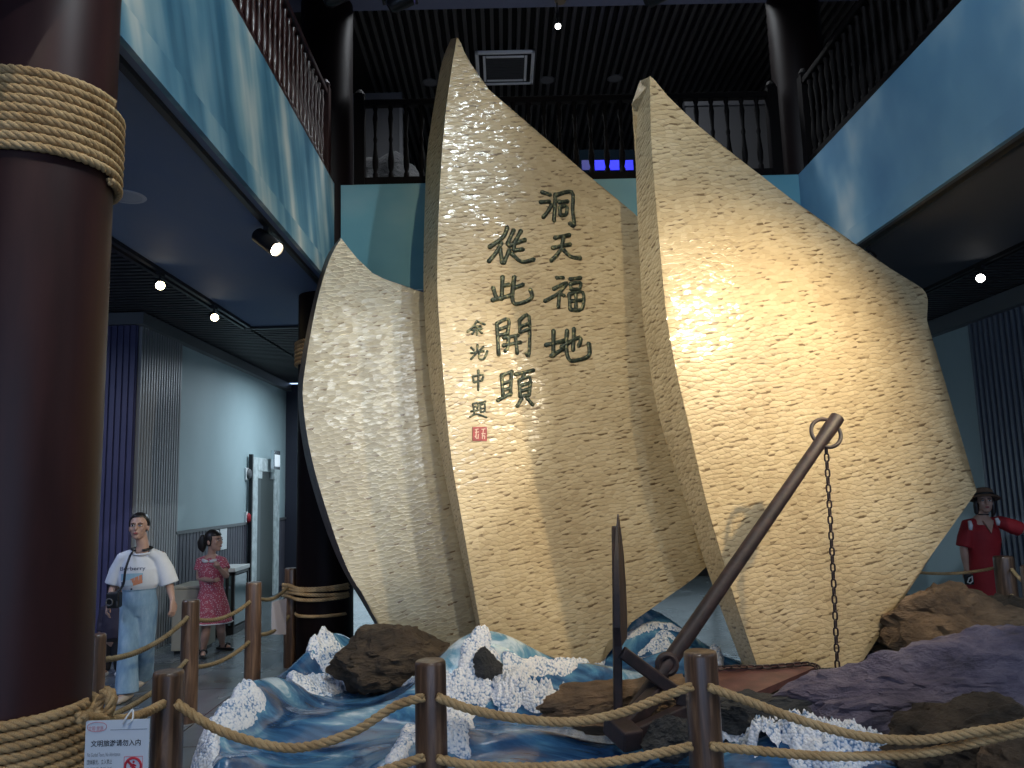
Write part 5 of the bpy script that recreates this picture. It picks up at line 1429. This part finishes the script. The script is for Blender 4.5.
mb = MB(); k0 = M0 @ V((38*u, -4*u, .003)); mb.tube(spline([k0, k0+V((.01, -.004, .02)), k0+V((.02, .02, .04)), k0+V((.03, .0, .015)), k0+V((.018, -.004, -.002))], 6), .003, 6); mb.build('tie_cord', M_whiteplastic, notice)

# small notice hanging from the far rope, seen almost edge-on
hn = at(279, 600, 7.6)
mb = MB(); d_ = V((.35, .94, 0)); mb.poly_prism([hn+d_*-.11, hn+d_*.11, hn+d_*.11+V((0, 0, -.34)), hn+d_*-.11+V((0, 0, -.30))], [hn+d_*-.11+V((.004, 0, 0)), hn+d_*.11+V((.004, 0, 0)), hn+d_*.11+V((.004, 0, -.34)), hn+d_*-.11+V((.004, 0, -.30))])
o = mb.build('hanging_notice', plain('pale_pink_sheet', (.50, .46, .50), .5), None, origin=hn); tag(o, 'small pale sheet hung on the rope right of the girl', 'sign')

# ------------------------------------------------------------------ left aisle furniture
# beige cabinet behind the woman, black display case behind the girl
c0 = at(186, 632, 8.75); z1 = at(186, 586, 8.75).z
cab = thing('cabinet', 'beige low cabinet between the woman in white and the girl', 'cabinet', (c0.x, c0.y, 0))
M_beige = plain('beige_laminate', (.28, .26, .20), .5)
mb = MB(); mb.box(c0.x-.16, c0.x+.14, c0.y, c0.y+.5, .04, z1-.03); bevel(mb.build('cabinet_body', M_beige, cab), .006)
mb = MB(); mb.box(c0.x-.17, c0.x+.15, c0.y-.015, c0.y+.515, z1-.03, z1); bevel(mb.build('top', M_beige, cab), .006)
mb = MB(); mb.box(c0.x-.145, c0.x+.125, c0.y-.008, c0.y, .06, z1-.05); mb.build('door', plain('beige_door', (.25, .235, .19), .45), cab)
mb = MB(); mb.box(c0.x-.14, c0.x+.12, c0.y+.03, c0.y+.47, 0, .04); mb.build('plinth', M_black, cab)
k = at(232, 622, 9.9); zt3 = at(232, 568, 9.9).z
xa, xb = k.x-.22, at(234, 600, 9.9).x
dc = thing('display_case', 'black display case with a bright white top behind the girl', 'display case', (k.x, k.y, 0))
mb = MB(); mb.box(xa, xb, k.y, k.y+.55, 0, .08); mb.box(xa, xa+.05, k.y, k.y+.55, .08, zt3-.05)
mb.box(xa, xb, k.y, k.y+.55, zt3-.09, zt3-.05)
mb.box(xb-.04, xb, k.y, k.y+.04, .08, zt3-.05); mb.box(xb-.04, xb, k.y+.51, k.y+.55, .08, zt3-.05); mb.box(xa+.13, xa+.16, k.y, k.y+.03, .08, zt3-.05)
mb.box(xa+.05, xb-.04, k.y+.51, k.y+.55, .08, zt3-.05)
bevel(mb.build('case_frame', M_black, dc), .004)
M_glass = plain('case_glass', (.12, .19, .21), .12, spec=.6)
mb = MB(); mb.box(xa+.05, xb-.01, k.y+.03, k.y+.52, .1, zt3-.1); mb.build('glass', M_glass, dc)
mb = MB(); mb.box(xa-.01, xb+.01, k.y-.01, k.y+.56, zt3-.05, zt3); bevel(mb.build('top', M_whiteplastic, dc), .006)
mb = MB(); mb.box(xa+.06, xb-.05, k.y+.02, k.y+.028, .3, .33); mb.box(xa+.06, xb-.05, k.y+.02, k.y+.028, .55, .58); mb.build('shelf', M_chrome, dc)
# wall fittings
def wall_dev(px, py, r, label, m, cat, name):
    p = atx(px, py, WL); root = thing(name, label, cat, p)
    mb = MB(); mb.box(WL, WL+.03, p.y-r, p.y+r, p.z-r, p.z+r); bevel(mb.build('back_plate', M_whiteplastic, root), .008)
    M = Matrix.Translation((WL+.03, p.y, p.z)) @ Matrix.Rotation(R(90), 4, 'Y')
    mb = MB(); mb.lathe([(r*.85, 0), (r*.85, .02), (r*.6, .045), (r*.25, .05)], (0, 0, 0), 20, M); mb.build('cover', m, root, smooth=True, angle=40)
wall_dev(246.5, 474, .095, 'round dark alarm sounder on the wall, upper one beside the doorway', M_grille, 'alarm', 'alarm_sounder')
wall_dev(246.5, 518, .095, 'red fire call point on the wall, lower one beside the doorway', plain('call_point_red', (.4, .02, .03), .4), 'fire call point', 'call_point')
p = atx(265.5, 461, WL)
ex_ = thing('exit_sign', 'small pale lit sign box over the doorway', 'sign', p)
mb = MB(); mb.box(WL+.14, WL+.20, p.y-.17, p.y+.17, p.z-.15, p.z+.17); bevel(mb.build('sign_box', M_chrome, ex_), .006)
mb = MB(); mb.box(WL+.20, WL+.206, p.y-.14, p.y+.14, p.z-.10, p.z+.10); mb.build('sign_face', M_softlit, ex_)
p = atx(222, 539, WL)
mb = MB(); mb.box(WL+.012, WL+.022, p.y-.14, p.y+.14, p.z-.15, p.z+.15); o = mb.build('wall_notice', M_whiteplastic, None, origin=p); bevel(o, .004); tag(o, 'small white notice on the wainscot behind the head of the girl', 'sign')
# flat ceiling speaker on the left soffit
p = atz(126, 196.5, ZB)
def ceiling_disc(p, r, label, cat, name, m1=M_whiteplastic, m2=M_grille):
    root = thing(name, label, cat, p)
    mb = MB(); mb.lathe([(r*.8, -.002), (r*.8, -.005), (r*.98, -.005), (r, -.002), (r, 0)], p, 28, None, cap=False); mb.build('rim', m1, root, smooth=True, angle=40)
    mb = MB(); mb.lathe([(r*.81, -.003), (r*.3, -.004), (.001, -.0045)], p, 28, None, cap=False); mb.build('grille', m2, root, smooth=True)
    return root
ceiling_disc(p, .13, 'flat round speaker in the left blue soffit', 'ceiling speaker', 'ceiling_speaker', plain('soffit_disc', (.42, .45, .52), .5), plain('soffit_disc_grille', (.33, .37, .46), .6))

# ------------------------------------------------------------------ upper storey
for px, py, lab in ((430, 82.5, 'round downlight in the upper slatted ceiling left of the middle sail tip'), (547, 80, 'round downlight in the upper slatted ceiling below the air conditioner'), (615, 78.5, 'round downlight in the upper slatted ceiling left of the right sail tip')):
    ceiling_disc(atz(px, py, CZ-.002), .125, lab, 'downlight', 'ceiling_downlight', M_grille, plain('downlight_cone', (.16, .16, .17), .3))['group'] = 'upper ceiling downlights'
a, b_ = atz(476, 52, CZ-.02), atz(533, 85, CZ-.02)
cx, cy = atz(505, 68, CZ-.02).x, atz(505, 68, CZ-.02).y
ac = thing('air_conditioner', 'square ceiling cassette air conditioner in the upper slatted ceiling', 'air conditioner', (cx, cy, CZ))
w = .44; hh = .46
M_ac = plain('cassette_grey', (.85, .85, .84), .5)
mb = MB()
for bx in ((-w, w, -hh, -hh+.05), (-w, w, hh-.05, hh), (-w, -w+.05, -hh, hh), (w-.05, w, -hh, hh), (-w+.16, w-.16, -hh+.11, -hh+.15), (-w+.16, w-.16, hh-.15, hh-.11), (-w+.11, -w+.15, -hh+.11, hh-.11), (w-.15, w-.11, -hh+.11, hh-.11)):
    mb.box(cx+bx[0], cx+bx[1], cy+bx[2], cy+bx[3], CZ-.045, CZ-.005)
bevel(mb.build('frame', M_ac, ac), .006)
mb = MB()
for bx in ((-w+.05, w-.05, -hh+.05, -hh+.11), (-w+.05, w-.05, hh-.11, hh-.05), (-w+.05, -w+.11, -hh+.11, hh-.11), (w-.11, w-.05, -hh+.11, hh-.11)):
    mb.box(cx+bx[0], cx+bx[1], cy+bx[2], cy+bx[3], CZ-.03, CZ-.005)
mb.build('air_slot', M_black, ac)
mb = MB(); y = -hh+.15
while y < hh-.16: mb.box(cx-w+.15, cx+w-.15, cy+y, cy+y+.022, CZ-.04, CZ-.01); y += .045
mb.build('intake_grille', plain('intake_grille', (.08, .08, .08), .6), ac)
# pendant spotlight and projector at the top
p = at(556, 27, 7.4)
pj = thing('pendant_projector', 'cylindrical fitting hanging at the top centre above a small lit spot', 'lamp', at(560, 0, 7.4))
q_ = at(560, -6, 7.4)
mb = MB(); mb.lathe([(.055, -.09), (.062, -.08), (.062, .07), (.04, .10), (.01, .12), (.01, .9)], q_, 24); mb.build('barrel', plain('brass_bronze', (.20, .15, .10), .3, metal=.7), pj, smooth=True, angle=40)
mb = MB(); mb.lathe([(.064, -.03), (.064, .0)], q_, 24); mb.build('collar', M_black, pj)
sp_ = spot(p+V((.02, .02, .14)), p+V((0, -1.6, -1.4)), 'small lit spotlight under the cylindrical fitting at the top centre', M_lens_cool, r=.034, L=.10, energy=4, size=90, col=(1, .95, .85))
mb = MB(); mb.bar(p+V((.02, .02, .14)), V((p.x+.02, p.y+.02, CZ)), .012, .012); mb.build('drop_rod', M_black, sp_)
def moving_head(p, label, lit):
    root = thing('stage_light', label, 'stage light', p)
    mb = MB(); mb.box(p.x-.20, p.x+.16, p.y-.10, p.y+.10, p.z-.02, p.z+.07); bevel(mb.build('base', M_blackplastic, root), .02)
    mb = MB()
    for s in (-.17, .13): mb.box(p.x+s-.015, p.x+s+.015, p.y-.05, p.y+.05, p.z-.10, p.z+.0)
    bevel(mb.build('yoke', M_blackplastic, root), .008)
    mb = MB(); M = Matrix.Translation(p+V((-.02, 0, -.09))) @ Matrix.Rotation(R(60), 4, 'Y'); mb.lathe([(.05, -.12), (.075, -.08), (.085, .06), (.09, .10)], (0, 0, 0), 20, M); mb.build('lamp_head', M_blackplastic, root, smooth=True, angle=40)
    mb = MB(); mb.lathe([(.08, .101), (.001, .104)], (0, 0, 0), 20, M, cap=False); mb.build('lamp_lens', lit, root)
    mb = MB(); mb.bar(p+V((0, 0, .07)), V((p.x, p.y, CZ)), .03, .03); mb.build('hanger', M_black, root)
M_violet = plain('violet_lens', (.4, .3, 1), .3, emit=(.30, .20, 1), es=2.5); M_bluelens = plain('blue_lens', (.1, .2, 1), .3, emit=(.05, .2, 1), es=6)
moving_head(at(402, -8, 6.6), 'stage light with a violet glow hanging at the top left of the middle sail tip', M_violet)
moving_head(at(658, -13, 6.8), 'stage light with a small blue lens at the top edge right of centre', M_bluelens)
moving_head(at(338, -14, 6.4), 'stage light with a blue lens at the top edge before the upper left column', M_bluelens)
# vitrines, screens and panels at the back of the gallery
Yb = 12.5
def pan(px0, px1, py0, py1, Y, th, name, m, label, cat, group=None):
    a, b = at(px0, py1, Y), at(px1, py0, Y); z0 = max(ZT, a.z)
    mb = MB(); mb.box(a.x, b.x, Y, Y+th, z0, b.z); o = mb.build(name, m, None, origin=((a.x+b.x)/2, Y, z0)); return tag(o, label, cat, group)
M_panel = plain('gallery_panel_grey', (.055, .055, .058), .6)
for i, (x0, x1, lab) in enumerate(((593, 603, 'dim blue screen at the back of the gallery, leftmost of the row'), (603, 614, 'glowing blue screen on the gallery, second of the row'), (606.5, 618, ''), (622, 633, 'glowing blue screen on the gallery next to the right sail'))):
    if not lab: continue
Yq = 11.0
def screen(x0, x1, lab, es):
    a, b = at(x0, 170, Yq), at(x1, 160, Yq)
    root = thing('display_screen', lab, 'screen', ((a.x+b.x)/2, Yq, ZT), 'blue gallery screens')
    mb = MB(); mb.box(a.x-.03, b.x+.03, Yq+.01, Yq+.08, a.z-.05, at(x1, 149, Yq).z); bevel(mb.build('screen_frame', plain('screen_teal', (.004, .009, .014), .9, spec=.05), root), .01)
    mb = MB(); mb.box(a.x, b.x, Yq, Yq+.012, a.z, b.z); mb.build('screen_face', plain('screen_blue_%d' % int(x0), (.01, .01, .2), .4, emit=(.005, .008, .9), es=es), root)
    mb = MB(); mb.box((a.x+b.x)/2-.03, (a.x+b.x)/2+.03, Yq+.02, Yq+.07, ZT, a.z-.04); mb.box(a.x, b.x, Yq-.05, Yq+.15, ZT, ZT+.03); mb.build('stand', M_black, root)
screen(582, 590, 'dim screen on the gallery, leftmost of the blue row', .06)
screen(595, 605, 'glowing blue screen on the gallery, leftmost of the three bright ones', 1.6)
screen(608.5, 619, 'glowing blue screen on the gallery, middle of the three bright ones', 1.4)
screen(622, 633, 'glowing blue screen on the gallery closest to the right sail', 1.3)
def vit(px0, px1, py0, Y, lab):
    a, b = at(px0, 180, Y), at(px1, py0, Y)
    root = thing('gallery_panel', lab, 'display panel', ((a.x+b.x)/2, Y, ZT))
    mb = MB(); mb.box(a.x, b.x, Y, Y+.1, ZT+.02, b.z-.2); bevel(mb.build('board', M_panel, root), .01)
    mb = MB(); mb.box(a.x-.02, b.x+.05, Y-.03, Y+.3, b.z-.2, b.z); bevel(mb.build('header', plain('panel_header', (.09, .09, .095), .6), root), .01)
    mb = MB(); mb.box(b.x, b.x+.05, Y-.02, Y+.1, ZT, b.z-.2); mb.build('edge_strip', M_grille, root)
    mb = MB(); mb.box(a.x-.02, b.x+.05, Y-.02, Y+.12, ZT, ZT+.02); mb.build('foot', M_black, root)
vit(352, 399, 93, 11.2, 'grey display panel on the gallery beside the upper left column')
vit(690, 776, 92, 10.6, 'grey display panel on the gallery beside the upper right column')
# dark mound-shaped exhibit behind the left part of the balustrade
def exhibit(px, py, Y, s, seed, lab):
    c = at(px, py, Y); bm = bmesh.new(); bmesh.ops.create_icosphere(bm, subdivisions=4, radius=1)
    for v in bm.verts:
        k = 1+.3*noise.noise(v.co*1.5+V((seed, 0, 0))); v.co = V((v.co.x*k*s[0], v.co.y*k*s[1], max(v.co.z*k*s[2], ZT+.002-c.z)))
    mb = MB(); mb.bm.free(); mb.bm = bm; o = mb.build('exhibit_mound', M_rock_dark, None, smooth=True); o.location = c; tag(o, lab, 'exhibit')
exhibit(386, 192, 9.2, (.45, .3, .50), 2, 'dark mound exhibit behind the back balustrade at the left')

# ------------------------------------------------------------------ light
wd_ = bpy.data.worlds.new('world'); sc.world = wd_; wd_.use_nodes = True
bg = wd_.node_tree.nodes['Background']; bg.inputs[0].default_value = (.42, .60, .95, 1); bg.inputs[1].default_value = WORLD_STRENGTH
ld = bpy.data.lights.new('doorway_portal', 'AREA'); ld.shape = 'RECTANGLE'; ld.size = 11.4; ld.size_y = 3.6; ld.cycles.is_portal = True
lo = bpy.data.objects.new('doorway_portal', ld); COL.objects.link(lo); lo.location = (.5, WB-.05, 1.8); lo.rotation_euler = (R(90), 0, 0)
def lamp(px_, aim, e, size, lab, blend=.6, col=(1, .80, .52), rad=.05, tr_=True):
    return spot(px_, aim, lab, M_lens, energy=e, size=size, blend=blend, col=col, rad=rad, r=.055, L=.2)
X_ = FR+.06; Zs = ZB-.036
lamp((X_-.02, 3.98, Zs), at(735, 420, 5.9), E1, 96, 'spotlight under the right fascia beside the right sail, washing two sails', .9, (1, .80, .50), .04)
lamp((X_, 1.8, Zs), at(365, 430, 6.8), E2, 24, 'spotlight under the right fascia aimed at the left sail', .5, (1, .90, .70), .04)
lamp((X_, -1.6, Zs), at(340, 420, 6.8), E3, 20, 'cool spotlight near the entrance under the right fascia aimed at the left sail', .8, (.88, .95, 1))
lamp((FL-.06, .3, Zs), at(600, 400, 6.5), E4, 40, 'spotlight under the left fascia aimed at the middle and right sails', .9, (1, .82, .52))
lamp((1.2, -.5, CZ-.02), at(540, 250, 6.3), E5, 44, 'added fill lamp on the high ceiling over the entrance aimed at the sails', .9, (1, .84, .55))  # added front fill for the sails, out of view
lamp((3.0, 1.2, CZ-.02), V((FL, 4.8, 4.2)), E6, 52, 'added cool fill lamp on the high ceiling aimed at the left fascia', .8, (.80, .93, 1))  # added out of view to brighten the left fascia
lamp((-1.2, 1.2, CZ-.02), V((FR, 5.6, 4.2)), E7, 52, 'added cool fill lamp on the high ceiling aimed at the right fascia', .8, (.72, .86, 1))  # its added counterpart for the right fascia, also unseen
lamp((-.2, -1.6, CZ-.02), V((-.6, 3.4, .9)), E13, 50, 'added neutral fill lamp on the high ceiling over the entrance aimed at the fence posts', .9, (1, .90, .74))  # unseen lamp added to light the near ropes and posts
lamp((.5, 1.0, CZ-.02), V((.6, 4.8, .2)), E8, 60, 'added cool fill lamp on the high ceiling aimed at the waves', .8, (.70, .84, 1))  # unseen fill added to lift the sea
# added, unseen fill panels that brighten the aisles and the gallery
def fill_panel(c, sx, sy, e, col, lab, spread=170):
    root = thing('added_fill_panel', lab, 'fill light', c)
    mb = MB(); c = V(c); mb.box(c.x-sx/2-.03, c.x+sx/2+.03, c.y-sy/2-.03, c.y+sy/2+.03, c.z, c.z+.03); mb.build('frame', M_black, root)
    mb = MB(); mb.box(c.x-sx/2, c.x+sx/2, c.y-sy/2, c.y+sy/2, c.z-.004, c.z); mb.build('diffuser', M_softlit, root)
    ld = bpy.data.lights.new('panel_glow', 'AREA'); ld.shape = 'RECTANGLE'; ld.size = sx; ld.size_y = sy; ld.energy = e; ld.color = col; ld.spread = R(spread)
    lo = bpy.data.objects.new('panel_glow', ld); COL.objects.link(lo); lo.parent = root; lo.location = (0, 0, -.02)
fill_panel((-2.4, 12.2, ZB-.03), 1.2, 1.2, E9, (.72, .88, 1), 'added cool fill panel over the far left aisle')
fill_panel((-5.6, 5.5, ZB-.03), .6, 1.8, E10, (.55, .66, 1), 'added blue fill panel over the near left aisle')
fill_panel((5.3, 2.4, ZB-.03), .4, 2.4, E11, (.70, .85, 1), 'added cool fill panel over the right aisle')
fill_panel((.7, 8.7, CZ-.10), 4.5, .5, E12, (.9, .95, 1), 'added dim fill panel at the back of the gallery')

sc.view_settings.view_transform = 'Standard'; sc.view_settings.look = 'None'
sc.view_settings.gamma = 1; sc.view_settings.use_curve_mapping = False
sc.view_settings.exposure = EXPOSURE
sc.cycles.use_denoising = True; sc.cycles.max_bounces = 6; sc.cycles.sample_clamp_indirect = 4
